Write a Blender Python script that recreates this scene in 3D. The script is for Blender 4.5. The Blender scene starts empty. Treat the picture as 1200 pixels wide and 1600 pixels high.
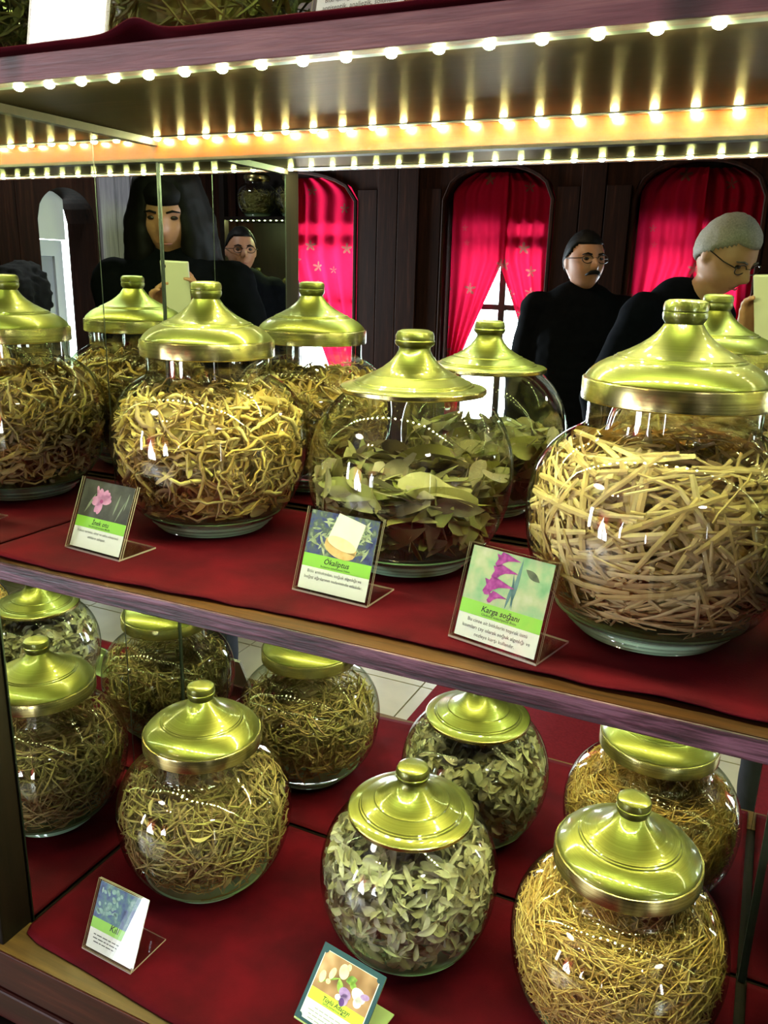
import bpy, bmesh, math, random
import numpy as np
from mathutils import Vector, Matrix, Euler, noise

random.seed(7); RNG = np.random.default_rng(7)
scene = bpy.context.scene
COL = scene.collection

# ------------------------------------------------------------------ camera
CAM = Vector((0.7316, -0.8838, 0.7827))
FWD = Vector((-0.40194, 0.87201, -0.27935)).normalized()
RGT = Vector((0.90471, 0.42525, 0.02570)).normalized()
UPV = Vector((-0.14120, 0.24241, 0.95984)).normalized()
cd = bpy.data.cameras.new('camera'); cam = bpy.data.objects.new('camera', cd); COL.objects.link(cam)
m = Matrix.Identity(4)
for i in range(3):
    m[i][0] = RGT[i]; m[i][1] = UPV[i]; m[i][2] = -FWD[i]; m[i][3] = CAM[i]
cam.matrix_world = m
cd.sensor_fit = 'VERTICAL'; cd.sensor_height = 36.0
cd.lens = 1286.26 / 1600 * 36.0
cd.clip_start = 0.002; cd.clip_end = 100
scene.camera = cam

# ------------------------------------------------------------------ world, exposure, render settings
w = bpy.data.worlds.new('world'); scene.world = w; w.use_nodes = True
w.node_tree.nodes['Background'].inputs[0].default_value = (0.80, 0.88, 1.0, 1)
w.node_tree.nodes['Background'].inputs[1].default_value = 2.0
scene.view_settings.view_transform = 'Standard'; scene.view_settings.look = 'None'
scene.view_settings.exposure = 1.3; scene.view_settings.gamma = 1.0
scene.view_settings.use_curve_mapping = False
cy = scene.cycles
cy.max_bounces = 14; cy.glossy_bounces = 8; cy.transmission_bounces = 8; cy.diffuse_bounces = 3
cy.transparent_max_bounces = 48; cy.use_denoising = True
cy.sample_clamp_indirect = 12; cy.caustics_reflective = False; cy.caustics_refractive = False
cy.use_light_tree = True

# window daylight (area lights stand just outside the panes of the three windows and the door light)
FLOOR = -0.66; CEIL = 1.95
WALL_Y = -3.4; WALL_R = 2.6; WALL_L = -2.7
WINDOWS = [-1.95, -0.655, 0.315]
LED_COL = (0.80, 1.0, 0.44)
LED_W = 900.0          # emission strength of a white diode of the front strips
LED_WARM = 600.0       # emission strength of a diode of the back strips
WIN_E = 22.0
def area(name, loc, rot, sx, sy, e, col):
    l = bpy.data.lights.new(name, 'AREA'); l.shape = 'RECTANGLE'; l.size = sx; l.size_y = sy
    l.energy = e; l.color = col
    o = bpy.data.objects.new(name, l); COL.objects.link(o); o.location = loc; o.rotation_euler = rot
    return o
WHALF = [0.50, 0.30, 0.30]; WSILL = [-0.46, -0.06, -0.06]
for i, xc in enumerate(WINDOWS):
    area('window_daylight', (xc, WALL_Y - 0.27, (1.10+WSILL[i])/2), (math.pi/2, 0, 0), 2*WHALF[i]-0.16, 1.10-WSILL[i], WIN_E*(2*WHALF[i]-0.16)/0.44*(1.10-WSILL[i])/1.16, (0.82, 0.90, 1.0))
area('window_daylight', (WALL_L - 0.18, -3.125, 0.65), (math.pi/2, 0, -math.pi/2), 0.36, 1.15, 90.0, (0.80, 0.90, 1.0))
area('door_daylight', (WALL_R + 0.70, -3.05, 0.3), (math.pi/2, 0, math.pi/2), 0.9, 1.6, 22, (0.85, 0.92, 1.0))

# ------------------------------------------------------------------ helpers
def lin(c):
    return tuple(((x/255.0)/12.92 if x/255.0 <= 0.04045 else ((x/255.0+0.055)/1.055)**2.4) for x in c) + (1.0,)
def new_mesh(name, verts, faces, smooth=False):
    me = bpy.data.meshes.new(name); me.from_pydata([tuple(v) for v in verts], [], faces)
    if smooth:
        me.polygons.foreach_set('use_smooth', [True]*len(me.polygons))
    me.update(); return me
def put(name, me, mat=None, parent=None, loc=None, rot=None):
    o = bpy.data.objects.new(name, me); COL.objects.link(o)
    if mat is not None and me is not None and len(me.materials) == 0:
        for mm in (mat if isinstance(mat, (list, tuple)) else [mat]): me.materials.append(mm)
    if parent is not None: o.parent = parent
    if loc is not None: o.location = loc
    if rot is not None: o.rotation_euler = rot
    return o
def tag(o, label=None, cat=None, group=None, kind=None):
    if label: o['label'] = label
    if cat: o['category'] = cat
    if group: o['group'] = group
    if kind: o['kind'] = kind
    return o
def thing(name, label, cat, loc=(0,0,0), rotz=0, group=None, kind=None):
    o = bpy.data.objects.new(name, None); COL.objects.link(o); o.empty_display_size = 0.05
    o.location = loc; o.rotation_euler = (0,0,rotz)
    return tag(o, label, cat, group, kind)
class MB:
    def __init__(s): s.v = []; s.f = []; s.mi = []
    def add(s, vs, fs, mi=0):
        k = len(s.v); s.v += [tuple(v) for v in vs]; s.f += [tuple(i+k for i in f) for f in fs]; s.mi += [mi]*len(fs); return s
    def box(s, x0, x1, y0, y1, z0, z1, mi=0):
        vs = [(x0,y0,z0),(x1,y0,z0),(x1,y1,z0),(x0,y1,z0),(x0,y0,z1),(x1,y0,z1),(x1,y1,z1),(x0,y1,z1)]
        return s.add(vs, [(0,3,2,1),(4,5,6,7),(0,1,5,4),(1,2,6,5),(2,3,7,6),(3,0,4,7)], mi)
    def lathe(s, prof, seg=48, mi=0, cap0=False, cap1=False, c=(0,0,0)):
        n = len(prof); vs = []
        for r, z in prof:
            for k in range(seg):
                a = 2*math.pi*k/seg; vs.append((c[0]+r*math.cos(a), c[1]+r*math.sin(a), c[2]+z))
        fs = []
        for i in range(n-1):
            for k in range(seg):
                k2 = (k+1) % seg; fs.append((i*seg+k, i*seg+k2, (i+1)*seg+k2, (i+1)*seg+k))
        if cap0: fs.append(tuple(reversed(range(seg))))
        if cap1: fs.append(tuple(range((n-1)*seg, n*seg)))
        return s.add(vs, fs, mi)
    def tube(s, pts, rad, sides=6, mi=0, caps=True):
        pts = [Vector(p) for p in pts]; n = len(pts); vs = []
        if not hasattr(rad, '__len__'): rad = [rad]*n
        ref = None
        for i, p in enumerate(pts):
            t = (pts[min(i+1,n-1)] - pts[max(i-1,0)]).normalized()
            if ref is None:
                ref = t.orthogonal().normalized()
            a = (ref - t*ref.dot(t)); a = a.normalized() if a.length > 1e-6 else t.orthogonal().normalized()
            ref = a; b = t.cross(a)
            for k in range(sides):
                q = 2*math.pi*k/sides; vs.append(p + (a*math.cos(q)+b*math.sin(q))*rad[i])
        fs = [(i*sides+k, i*sides+(k+1)%sides, (i+1)*sides+(k+1)%sides, (i+1)*sides+k) for i in range(n-1) for k in range(sides)]
        if caps: fs += [tuple(reversed(range(sides))), tuple(range((n-1)*sides, n*sides))]
        return s.add(vs, fs, mi)
    def mesh(s, name, smooth=False):
        me = new_mesh(name, s.v, s.f, smooth)
        if any(s.mi): me.polygons.foreach_set('material_index', s.mi)
        return me
    def build(s, name, mat, parent=None, loc=None, rot=None, smooth=False, bevel=0):
        o = put(name, s.mesh(name, smooth), mat, parent, loc, rot)
        if bevel:
            b = o.modifiers.new('bevel', 'BEVEL'); b.width = bevel; b.segments = 2; b.limit_method = 'ANGLE'
        return o
def boxo(name, x0, x1, y0, y1, z0, z1, mat, parent=None, bevel=0):
    return MB().box(x0,x1,y0,y1,z0,z1).build(name, mat, parent, bevel=bevel)

# ------------------------------------------------------------------ materials
class N:
    def __init__(s, name):
        s.m = bpy.data.materials.new(name); s.m.use_nodes = True; s.t = s.m.node_tree; s.t.nodes.clear()
        s.out = s.t.nodes.new('ShaderNodeOutputMaterial')
    def n(s, typ, **kw):
        nd = s.t.nodes.new(typ)
        for k, v in kw.items():
            if k.startswith('i_'):
                key = k[2:]; key = int(key) if key.isdigit() else key.replace('_', ' ')
                nd.inputs[key].default_value = v
            else: setattr(nd, k, v)
        return nd
    def l(s, a, b): s.t.links.new(a, b)
    def ramp(s, fac, stops):
        r = s.n('ShaderNodeValToRGB'); cr = r.color_ramp
        while len(cr.elements) < len(stops): cr.elements.new(0.5)
        for e, (p, c) in zip(cr.elements, stops): e.position = p; e.color = c
        s.l(fac, r.inputs[0]); return r
    def bsdf(s, **kw):
        b = s.n('ShaderNodeBsdfPrincipled')
        for k, v in kw.items(): b.inputs[k.replace('_', ' ')].default_value = v
        s.l(b.outputs[0], s.out.inputs[0]); return b
def plain(name, rgb, rough=0.5, metal=0.0, noise_amt=0.12, scale=30.0, bump=0.0, spec=0.5):
    k = N(name); b = k.bsdf(Roughness=rough, Metallic=metal); b.inputs['Specular IOR Level'].default_value = spec
    c = lin(rgb); tc = k.n('ShaderNodeTexCoord'); nz = k.n('ShaderNodeTexNoise', i_Scale=scale, i_Detail=4.0)
    k.l(tc.outputs['Object'], nz.inputs['Vector'])
    lo = tuple(x*(1-noise_amt) for x in c[:3])+(1,); hi = tuple(min(1,x*(1+noise_amt)) for x in c[:3])+(1,)
    r = k.ramp(nz.outputs[0], [(0.3, lo), (0.7, hi)]); k.l(r.outputs[0], b.inputs['Base Color'])
    if bump:
        bp = k.n('ShaderNodeBump', i_Strength=bump, i_Distance=0.002); k.l(nz.outputs[0], bp.inputs['Height']); k.l(bp.outputs[0], b.inputs['Normal'])
    return k.m
def wood(name, stops, rough=0.4, axis='x', scale=9.0, bump=0.15, coat=0.0, stain=None, spec=0.5):
    k = N(name); b = k.bsdf(Roughness=rough); b.inputs['Specular IOR Level'].default_value = spec; b.inputs['Coat Weight'].default_value = coat; b.inputs['Coat Roughness'].default_value = 0.12
    tc = k.n('ShaderNodeTexCoord'); mp = k.n('ShaderNodeMapping')
    s = {'x': (0.06,1,1), 'y': (1,0.06,1), 'z': (1,1,0.06)}[axis]
    mp.inputs['Scale'].default_value = [q*scale for q in s]
    k.l(tc.outputs['Object'], mp.inputs['Vector'])
    n1 = k.n('ShaderNodeTexNoise', i_Scale=6.0, i_Detail=8.0, i_Roughness=0.65, i_Distortion=0.6); k.l(mp.outputs[0], n1.inputs['Vector'])
    n2 = k.n('ShaderNodeTexNoise', i_Scale=30.0, i_Detail=3.0); k.l(mp.outputs[0], n2.inputs['Vector'])
    mx = k.n('ShaderNodeMath', operation='MULTIPLY_ADD'); mx.inputs[1].default_value = 0.35
    k.l(n2.outputs[0], mx.inputs[0]); k.l(n1.outputs[0], mx.inputs[2])
    sbt = k.n('ShaderNodeMath', operation='SUBTRACT'); sbt.inputs[1].default_value = 0.16; k.l(mx.outputs[0], sbt.inputs[0]); mx = sbt
    r = k.ramp(mx.outputs[0], [(p, lin(c)) for p, c in stops])
    col = r.outputs[0]
    if stain:
        n3 = k.n('ShaderNodeTexNoise', i_Scale=7.0, i_Detail=2.0); k.l(tc.outputs['Object'], n3.inputs['Vector'])
        rs = k.ramp(n3.outputs[0], [(0.60, (0,0,0,1)), (0.68, (1,1,1,1))])
        mix = k.n('ShaderNodeMixRGB'); mix.inputs[2].default_value = lin(stain); k.l(rs.outputs[0], mix.inputs[0]); k.l(col, mix.inputs[1]); col = mix.outputs[0]
    k.l(col, b.inputs['Base Color'])
    bp = k.n('ShaderNodeBump', i_Strength=bump, i_Distance=0.002); k.l(mx.outputs[0], bp.inputs['Height']); k.l(bp.outputs[0], b.inputs['Normal'])
    if spec == 0.0:   # thin varnish: a weak even gloss
        gl = k.n('ShaderNodeBsdfGlossy', i_Roughness=0.32); gl.inputs[0].default_value = (1.0,0.82,0.62,1); k.l(bp.outputs[0], gl.inputs['Normal'])
        mg = k.n('ShaderNodeMixShader'); mg.inputs[0].default_value = 0.05; k.l(b.outputs[0], mg.inputs[1]); k.l(gl.outputs[0], mg.inputs[2]); k.l(mg.outputs[0], k.out.inputs[0])
    return k.m
def emit(name, rgb, strength):
    k = N(name); e = k.n('ShaderNodeEmission', i_Strength=strength); e.inputs[0].default_value = tuple(rgb)+(1,); k.l(e.outputs[0], k.out.inputs[0]); return k.m
def thin_glass(name, tint, edge_tint, f0=0.06, rough=0.0, power=4.0, maxr=0.9):
    k = N(name); lw = k.n('ShaderNodeLayerWeight'); lw.inputs[0].default_value = 0.5
    pw = k.n('ShaderNodeMath', operation='POWER'); pw.inputs[1].default_value = power; k.l(lw.outputs['Facing'], pw.inputs[0])
    ma = k.n('ShaderNodeMath', operation='MULTIPLY_ADD'); ma.inputs[1].default_value = maxr - f0; ma.inputs[2].default_value = f0; k.l(pw.outputs[0], ma.inputs[0])
    p2 = k.n('ShaderNodeMath', operation='POWER'); p2.inputs[1].default_value = 3.0; k.l(lw.outputs['Facing'], p2.inputs[0])
    mc = k.n('ShaderNodeMixRGB'); mc.inputs[1].default_value = tuple(tint)+(1,); mc.inputs[2].default_value = tuple(edge_tint)+(1,); k.l(p2.outputs[0], mc.inputs[0])
    tr = k.n('ShaderNodeBsdfTransparent'); k.l(mc.outputs[0], tr.inputs[0])
    gl = k.n('ShaderNodeBsdfGlossy', i_Roughness=rough)
    mx = k.n('ShaderNodeMixShader'); k.l(ma.outputs[0], mx.inputs[0]); k.l(tr.outputs[0], mx.inputs[1]); k.l(gl.outputs[0], mx.inputs[2])
    k.l(mx.outputs[0], k.out.inputs[0]); return k.m
def herb(name, cols, rough=0.75, trans=0.25, spot=60.0):
    k = N(name); at = k.n('ShaderNodeAttribute', attribute_name='tint'); oi = k.n('ShaderNodeObjectInfo')
    ad = k.n('ShaderNodeMath', operation='ADD'); k.l(at.outputs['Fac'], ad.inputs[0]); k.l(oi.outputs['Random'], ad.inputs[1])
    fr = k.n('ShaderNodeMath', operation='FRACT'); k.l(ad.outputs[0], fr.inputs[0])
    n = len(cols); r = k.ramp(fr.outputs[0], [(i/(n-1), lin(c)) for i, c in enumerate(cols)])
    tc = k.n('ShaderNodeTexCoord'); nz = k.n('ShaderNodeTexNoise', i_Scale=spot, i_Detail=3.0); k.l(tc.outputs['Object'], nz.inputs['Vector'])
    rv = k.ramp(nz.outputs[0], [(0.3, (0.80,0.77,0.74,1)), (0.7, (1.15,1.15,1.12,1))])
    mu = k.n('ShaderNodeMixRGB', blend_type='MULTIPLY'); mu.inputs[0].default_value = 1.0; k.l(r.outputs[0], mu.inputs[1]); k.l(rv.outputs[0], mu.inputs[2])
    d = k.n('ShaderNodeBsdfPrincipled', i_Roughness=rough); d.inputs['Specular IOR Level'].default_value = 0.25; k.l(mu.outputs[0], d.inputs['Base Color'])
    t = k.n('ShaderNodeBsdfTranslucent'); k.l(mu.outputs[0], t.inputs[0])
    mx = k.n('ShaderNodeMixShader'); mx.inputs[0].default_value = trans; k.l(d.outputs[0], mx.inputs[1]); k.l(t.outputs[0], mx.inputs[2])
    k.l(mx.outputs[0], k.out.inputs[0]); return k.m

M = {}
M['shelf_under'] = wood('stained_shelf_wood', [(0.25,(10,6,4)),(0.55,(22,12,8)),(0.8,(40,23,14))], 0.40, 'x', 9, 0.15, 0.0, None, 0.0)
M['shelf_edge'] = wood('worn_daylit_shelf_edge', [(0.25,(88,48,52)),(0.5,(122,74,78)),(0.8,(160,108,104))], 0.5, 'x', 14, 0.5, 0.0, (52,34,34))  # worn wood; its mauve cast is cool daylight put into the colour
M['shelf_edge_mid'] = wood('daylit_mauve_shelf_edge', [(0.38,(30,14,18)),(0.50,(82,44,56)),(0.64,(136,88,106))], 0.40, 'x', 20, 0.9, 0.0)  # mauve tone paints in cool daylight reflected off dark wood
M['lip'] = wood('brown_lip', [(0.35,(44,22,10)),(0.6,(84,46,20))], 0.5, 'x', 9, 0.1, 0.0, None, 0.2)
M['shelf_top'] = wood('pale_shelf_top', [(0.25,(52,31,13)),(0.55,(84,56,25)),(0.8,(112,80,38))], 0.45, 'x', 9, 0.15)
M['mahogany'] = wood('mahogany', [(0.25,(34,11,9)),(0.55,(62,23,18)),(0.8,(88,40,30))], 0.42, 'x', 8, 0.1, 0.0, None, 0.2)
M['post'] = wood('dark_post_wood', [(0.25,(12,8,6)),(0.6,(24,15,11)),(0.85,(38,25,18))], 0.5, 'z', 8, 0.1, 0.0, None, 0.15)
M['pine'] = wood('pine_band', [(0.2,(62,21,2)),(0.5,(76,28,3)),(0.8,(88,37,5))], 0.25, 'x', 10, 0.06, 0.3)
M['plank'] = wood('brown_wall_plank', [(0.25,(17,8,5)),(0.55,(38,19,12)),(0.8,(62,35,23))], 0.7, 'z', 5, 0.1, 0.0, None, 0.08)
M['grey_plank'] = wood('grey_wall_plank', [(0.25,(92,86,92)),(0.55,(134,126,132)),(0.85,(166,158,162))], 0.5, 'z', 5, 0.1)
M['mirror'] = N('mirror').m
k = N('mirror_silver'); g = k.n('ShaderNodeBsdfGlossy', i_Roughness=0.0); g.inputs[0].default_value = (0.86,0.90,0.86,1); k.l(g.outputs[0], k.out.inputs[0]); M['mirror'] = k.m
M['mirror_edge'] = plain('green_glass_edge', (14,19,15), 0.35, 0.0, 0.1)
M['dark_edge'] = plain('dark_green_glass_edge', (5,12,10), 0.1, 0.0, 0.1)
M['led_tape'] = plain('led_tape', (44,45,42), 0.35, 0.0, 0.05)
M['led'] = emit('white_diode', LED_COL, LED_W)
M['led_low'] = emit('white_diode_lower_strip', LED_COL, LED_W*0.65)
M['led_warm'] = emit('warm_diode', (0.92, 0.96, 0.40), LED_WARM)
M['glass'] = thin_glass('jar_glass', (0.985,0.99,0.98), (0.55,0.68,0.50), 0.10, 0.0, 3.5, 0.75)
k = N('jar_base_glass'); tr = k.n('ShaderNodeBsdfTransparent'); tr.inputs[0].default_value = (0.82,0.95,0.84,1)
df = k.n('ShaderNodeBsdfDiffuse'); df.inputs[0].default_value = (0.66,0.95,0.62,1); gl = k.n('ShaderNodeBsdfGlossy', i_Roughness=0.05)  # pale green diffuse share stands in for light carried inside the thick glass
m1 = k.n('ShaderNodeMixShader'); m1.inputs[0].default_value = 0.6; k.l(tr.outputs[0], m1.inputs[1]); k.l(df.outputs[0], m1.inputs[2])
fz = k.n('ShaderNodeLayerWeight'); fz.inputs[0].default_value = 0.35; m2 = k.n('ShaderNodeMixShader'); k.l(fz.outputs['Facing'], m2.inputs[0]); k.l(m1.outputs[0], m2.inputs[1]); k.l(gl.outputs[0], m2.inputs[2])
k.l(m2.outputs[0], k.out.inputs[0]); M['glass_base'] = k.m
M['acrylic'] = thin_glass('clear_acrylic', (0.96,0.95,0.93), (0.85,0.8,0.74), 0.045, 0.0, 4.0, 0.8)
k = N('acrylic_edge'); tr = k.n('ShaderNodeBsdfTransparent'); df = k.n('ShaderNodeBsdfPrincipled', i_Roughness=0.2); df.inputs['Base Color'].default_value = lin((226,208,196))
mx = k.n('ShaderNodeMixShader'); mx.inputs[0].default_value = 0.65; k.l(tr.outputs[0], mx.inputs[1]); k.l(df.outputs[0], mx.inputs[2]); k.l(mx.outputs[0], k.out.inputs[0]); M['acrylic_edge'] = k.m
# brushed gold lids: fine concentric brush lines from a noise stretched around the axis
k = N('brushed_gold_lid'); b = k.bsdf(Roughness=0.40, Metallic=1.0); b.inputs['Coat Weight'].default_value = 0.4; b.inputs['Coat Roughness'].default_value = 0.08; b.inputs['Coat IOR'].default_value = 1.7
tc = k.n('ShaderNodeTexCoord'); sx = k.n('ShaderNodeSeparateXYZ'); k.l(tc.outputs['Object'], sx.inputs[0])
pw = k.n('ShaderNodeVectorMath', operation='LENGTH'); cx = k.n('ShaderNodeCombineXYZ'); k.l(sx.outputs[0], cx.inputs[0]); k.l(sx.outputs[1], cx.inputs[1]); k.l(cx.outputs[0], pw.inputs[0])
c2 = k.n('ShaderNodeCombineXYZ'); k.l(pw.outputs['Value'], c2.inputs[0]); k.l(sx.outputs[2], c2.inputs[1])
nz = k.n('ShaderNodeTexNoise', i_Scale=900.0, i_Detail=2.0); k.l(c2.outputs[0], nz.inputs['Vector'])
rr = k.ramp(nz.outputs[0], [(0.3, lin((88,86,38))), (0.7, lin((102,100,50)))]); k.l(rr.outputs[0], b.inputs['Base Color'])
bp = k.n('ShaderNodeBump', i_Strength=0.06, i_Distance=0.0005); k.l(nz.outputs[0], bp.inputs['Height']); k.l(bp.outputs[0], b.inputs['Normal'])
M['lid'] = k.m
k = N('champagne_rim'); b = k.bsdf(Roughness=0.24, Metallic=1.0); tc = k.n('ShaderNodeTexCoord'); mp = k.n('ShaderNodeMapping'); mp.inputs['Scale'].default_value = (6,6,1400); k.l(tc.outputs['Object'], mp.inputs['Vector'])
nz = k.n('ShaderNodeTexNoise', i_Scale=1.0, i_Detail=2.0); k.l(mp.outputs[0], nz.inputs['Vector']); rr = k.ramp(nz.outputs[0], [(0.3, lin((150,134,84))), (0.7, lin((190,174,120)))]); k.l(rr.outputs[0], b.inputs['Base Color']); M['rim'] = k.m
# red velvet
k = N('red_velvet'); b = k.bsdf(Roughness=0.85); b.inputs['Sheen Weight'].default_value = 0.06; b.inputs['Sheen Tint'].default_value = lin((200,50,60)); b.inputs['Specular IOR Level'].default_value = 0.1
tc = k.n('ShaderNodeTexCoord'); nz = k.n('ShaderNodeTexNoise', i_Scale=13.0, i_Detail=6.0); k.l(tc.outputs['Object'], nz.inputs['Vector'])
r = k.ramp(nz.outputs[0], [(0.3, lin((50,0,11))), (0.7, lin((84,2,19)))]); k.l(r.outputs[0], b.inputs['Base Color'])
n2 = k.n('ShaderNodeTexNoise', i_Scale=700.0, i_Detail=2.0); k.l(tc.outputs['Object'], n2.inputs['Vector'])
bp = k.n('ShaderNodeBump', i_Strength=0.25, i_Distance=0.001); k.l(n2.outputs[0], bp.inputs['Height']); k.l(bp.outputs[0], b.inputs['Normal'])
M['velvet'] = k.m
M['paper'] = plain('card_paper', (236,238,240), 0.5, 0, 0.01)
M['green_band'] = plain('card_green_band', (150,216,70), 0.5, 0, 0.02)
M['lime_band'] = plain('card_lime_band', (190,222,60), 0.5, 0, 0.02)
M['ink'] = plain('black_ink', (24,26,24), 0.6, 0, 0.02)
M['grey_ink'] = plain('grey_ink', (70,72,74), 0.6, 0, 0.02)
M['teal'] = plain('card_teal_border', (14,62,76), 0.5, 0, 0.05)

# ------------------------------------------------------------------ the room behind the photographer (seen in the mirrors)
M['ceiling'] = wood('dark_ceiling', [(0.25,(40,26,20)),(0.55,(66,44,32)),(0.85,(90,62,46))], 0.6, 'x', 3, 0.1)
M['tile'] = plain('beige_stone_tile', (186,172,146), 0.35, 0, 0.16, 5.0, 0.1)
M['grout'] = plain('tile_grout', (150,140,122), 0.8, 0, 0.1)
M['carpet'] = plain('red_carpet', (112,22,30), 0.95, 0, 0.15, 120.0, 0.4, 0.1)
M['white_paint'] = plain('white_door_paint', (206,206,212), 0.4, 0, 0.03, 6.0)
M['plaster'] = plain('cream_plaster', (226,224,214), 0.8, 0, 0.04, 6.0)
M['frame_dark'] = plain('dark_window_frame', (48,36,34), 0.5, 0, 0.15, 12.0)
M['pane'] = thin_glass('window_pane', (0.96,0.97,0.97), (0.8,0.85,0.85), 0.04, 0.0, 4.0, 0.6)
# curtain: red cloth that lets daylight through, with a scatter of small pale five petal flowers
k = N('red_curtain'); tc = k.n('ShaderNodeTexCoord')
vo = k.n('ShaderNodeTexVoronoi', i_Scale=9.0); vo.inputs['Randomness'].default_value = 0.55
mp = k.n('ShaderNodeMapping'); mp.inputs['Scale'].default_value = (1.0, 0.0, 1.0); k.l(tc.outputs['Object'], mp.inputs['Vector']); k.l(mp.outputs[0], vo.inputs['Vector'])
sb = k.n('ShaderNodeVectorMath', operation='SUBTRACT'); k.l(mp.outputs[0], sb.inputs[0]); k.l(vo.outputs['Position'], sb.inputs[1])
sx = k.n('ShaderNodeSeparateXYZ'); k.l(sb.outputs[0], sx.inputs[0])
an = k.n('ShaderNodeMath', operation='ARCTAN2'); k.l(sx.outputs[0], an.inputs[0]); k.l(sx.outputs[2], an.inputs[1])
m5 = k.n('ShaderNodeMath', operation='MULTIPLY'); m5.inputs[1].default_value = 5.0; k.l(an.outputs[0], m5.inputs[0])
co = k.n('ShaderNodeMath', operation='COSINE'); k.l(m5.outputs[0], co.inputs[0])
rad = k.n('ShaderNodeMath', operation='MULTIPLY_ADD'); rad.inputs[1].default_value = 0.10; rad.inputs[2].default_value = 0.19; k.l(co.outputs[0], rad.inputs[0])
lt = k.n('ShaderNodeMath', operation='LESS_THAN'); k.l(vo.outputs['Distance'], lt.inputs[0]); k.l(rad.outputs[0], lt.inputs[1])
mc = k.n('ShaderNodeMixRGB'); mc.inputs[1].default_value = lin((168,18,50)); mc.inputs[2].default_value = lin((118,64,58)); k.l(lt.outputs[0], mc.inputs[0])
df = k.n('ShaderNodeBsdfDiffuse'); k.l(mc.outputs[0], df.inputs[0]); tr = k.n('ShaderNodeBsdfTranslucent'); k.l(mc.outputs[0], tr.inputs[0])
mx = k.n('ShaderNodeMixShader'); mx.inputs[0].default_value = 0.30; k.l(df.outputs[0], mx.inputs[1]); k.l(tr.outputs[0], mx.inputs[2]); k.l(mx.outputs[0], k.out.inputs[0])
M['curtain'] = k.m

def struct(o): o['kind'] = 'structure'; return o
def wall(name, x0,x1,y0,y1,z0,z1, mat): return struct(boxo(name, x0,x1,y0,y1,z0,z1, mat))
RX0, RX1, RY0 = WALL_L, WALL_R, WALL_Y
floor = wall('floor', RX0-0.3, RX1+1.2, RY0-0.3, 0.35, FLOOR-0.12, FLOOR-0.008, M['grout'])
TS = 0.42
tm = MB().box(-TS/2+0.003, TS/2-0.003, -TS/2+0.003, TS/2-0.003, 0, 0.008).mesh('tile')
for i in range(13):
    for j in range(9):
        x = RX0 + 0.12 + (i+0.5)*TS - 0.2; y = 0.05 - (j+0.5)*TS
        if x-TS/2 < RX0 or x+TS/2 > RX1+0.25: continue
        put('tile', tm, M['tile'], floor, (x, y, FLOOR-0.008))
wall('ceiling', RX0-0.3, RX1+1.2, RY0-0.3, 0.35, CEIL, CEIL+0.1, M['ceiling'])
# left wall with a tall uncurtained window near the corner
LW0, LW1, LZ0, LZ1 = -3.32, -2.93, 0.05, 1.25
mbl = MB(); mbl.box(RX0-0.2,RX0,RY0-0.3,LW0,FLOOR,CEIL); mbl.box(RX0-0.2,RX0,LW1,0.35,FLOOR,CEIL); mbl.box(RX0-0.2,RX0,LW0,LW1,FLOOR,LZ0); mbl.box(RX0-0.2,RX0,LW0,LW1,LZ1,CEIL)
struct(mbl.build('wall_left', M['plank']))
wn = thing('window_4', None, None, (RX0-0.12, (LW0+LW1)/2, LZ0)); wn['kind'] = 'structure'
hw_ = (LW1-LW0)/2; fm = MB(); fm.box(-0.02,0.02,-hw_,-hw_+0.025,0,LZ1-LZ0); fm.box(-0.02,0.02,hw_-0.025,hw_,0,LZ1-LZ0); fm.box(-0.02,0.02,-hw_,hw_,0,0.03); fm.box(-0.02,0.02,-hw_,hw_,LZ1-LZ0-0.03,LZ1-LZ0); fm.build('window_frame', M['frame_dark'], wn)
MB().box(-0.018,0.018,-hw_,hw_,0.78,0.81).build('rail', M['frame_dark'], wn)
MB().box(-0.002,0.002,-hw_+0.025,hw_-0.025,0.03,LZ1-LZ0-0.03).build('pane', M['pane'], wn)
wall('wall_cabinet', RX0, RX1, 0.032, 0.12, FLOOR, CEIL, M['plank'])
# window wall with three arched niches
def arch_z(u, spring, rise): return spring + rise*math.sqrt(max(0.0, 1-u*u))
SPR = 1.16; RISE = 0.165
mb = MB(); xs = set([RX0, RX1])
for xc, WH in zip(WINDOWS, WHALF):
    for q in range(25): xs.add(round(xc - WH + 2*WH*q/24, 5))
xs = sorted(xs); yf, yb = RY0, RY0-0.30
def hole(x):
    for xc, wh, sl in zip(WINDOWS, WHALF, WSILL):
        if abs(x-xc) < wh: return xc, wh, sl
    return None
for a, b in zip(xs[:-1], xs[1:]):
    hl = hole((a+b)/2)
    if hl is None: mb.box(a, b, yb, yf, FLOOR, CEIL)
    else:
        xc, WH, SILL = hl; za = arch_z((a-xc)/WH, SPR, RISE); zb = arch_z((b-xc)/WH, SPR, RISE)
        vs = [(a,yb,za),(b,yb,zb),(b,yf,zb),(a,yf,za),(a,yb,CEIL),(b,yb,CEIL),(b,yf,CEIL),(a,yf,CEIL)]
        mb.add(vs, [(0,3,2,1),(4,5,6,7),(0,1,5,4),(1,2,6,5),(2,3,7,6),(3,0,4,7)])
        mb.box(a, b, yb, yf, FLOOR, SILL)
wallw = struct(mb.build('wall_window', M['plank']))
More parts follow.
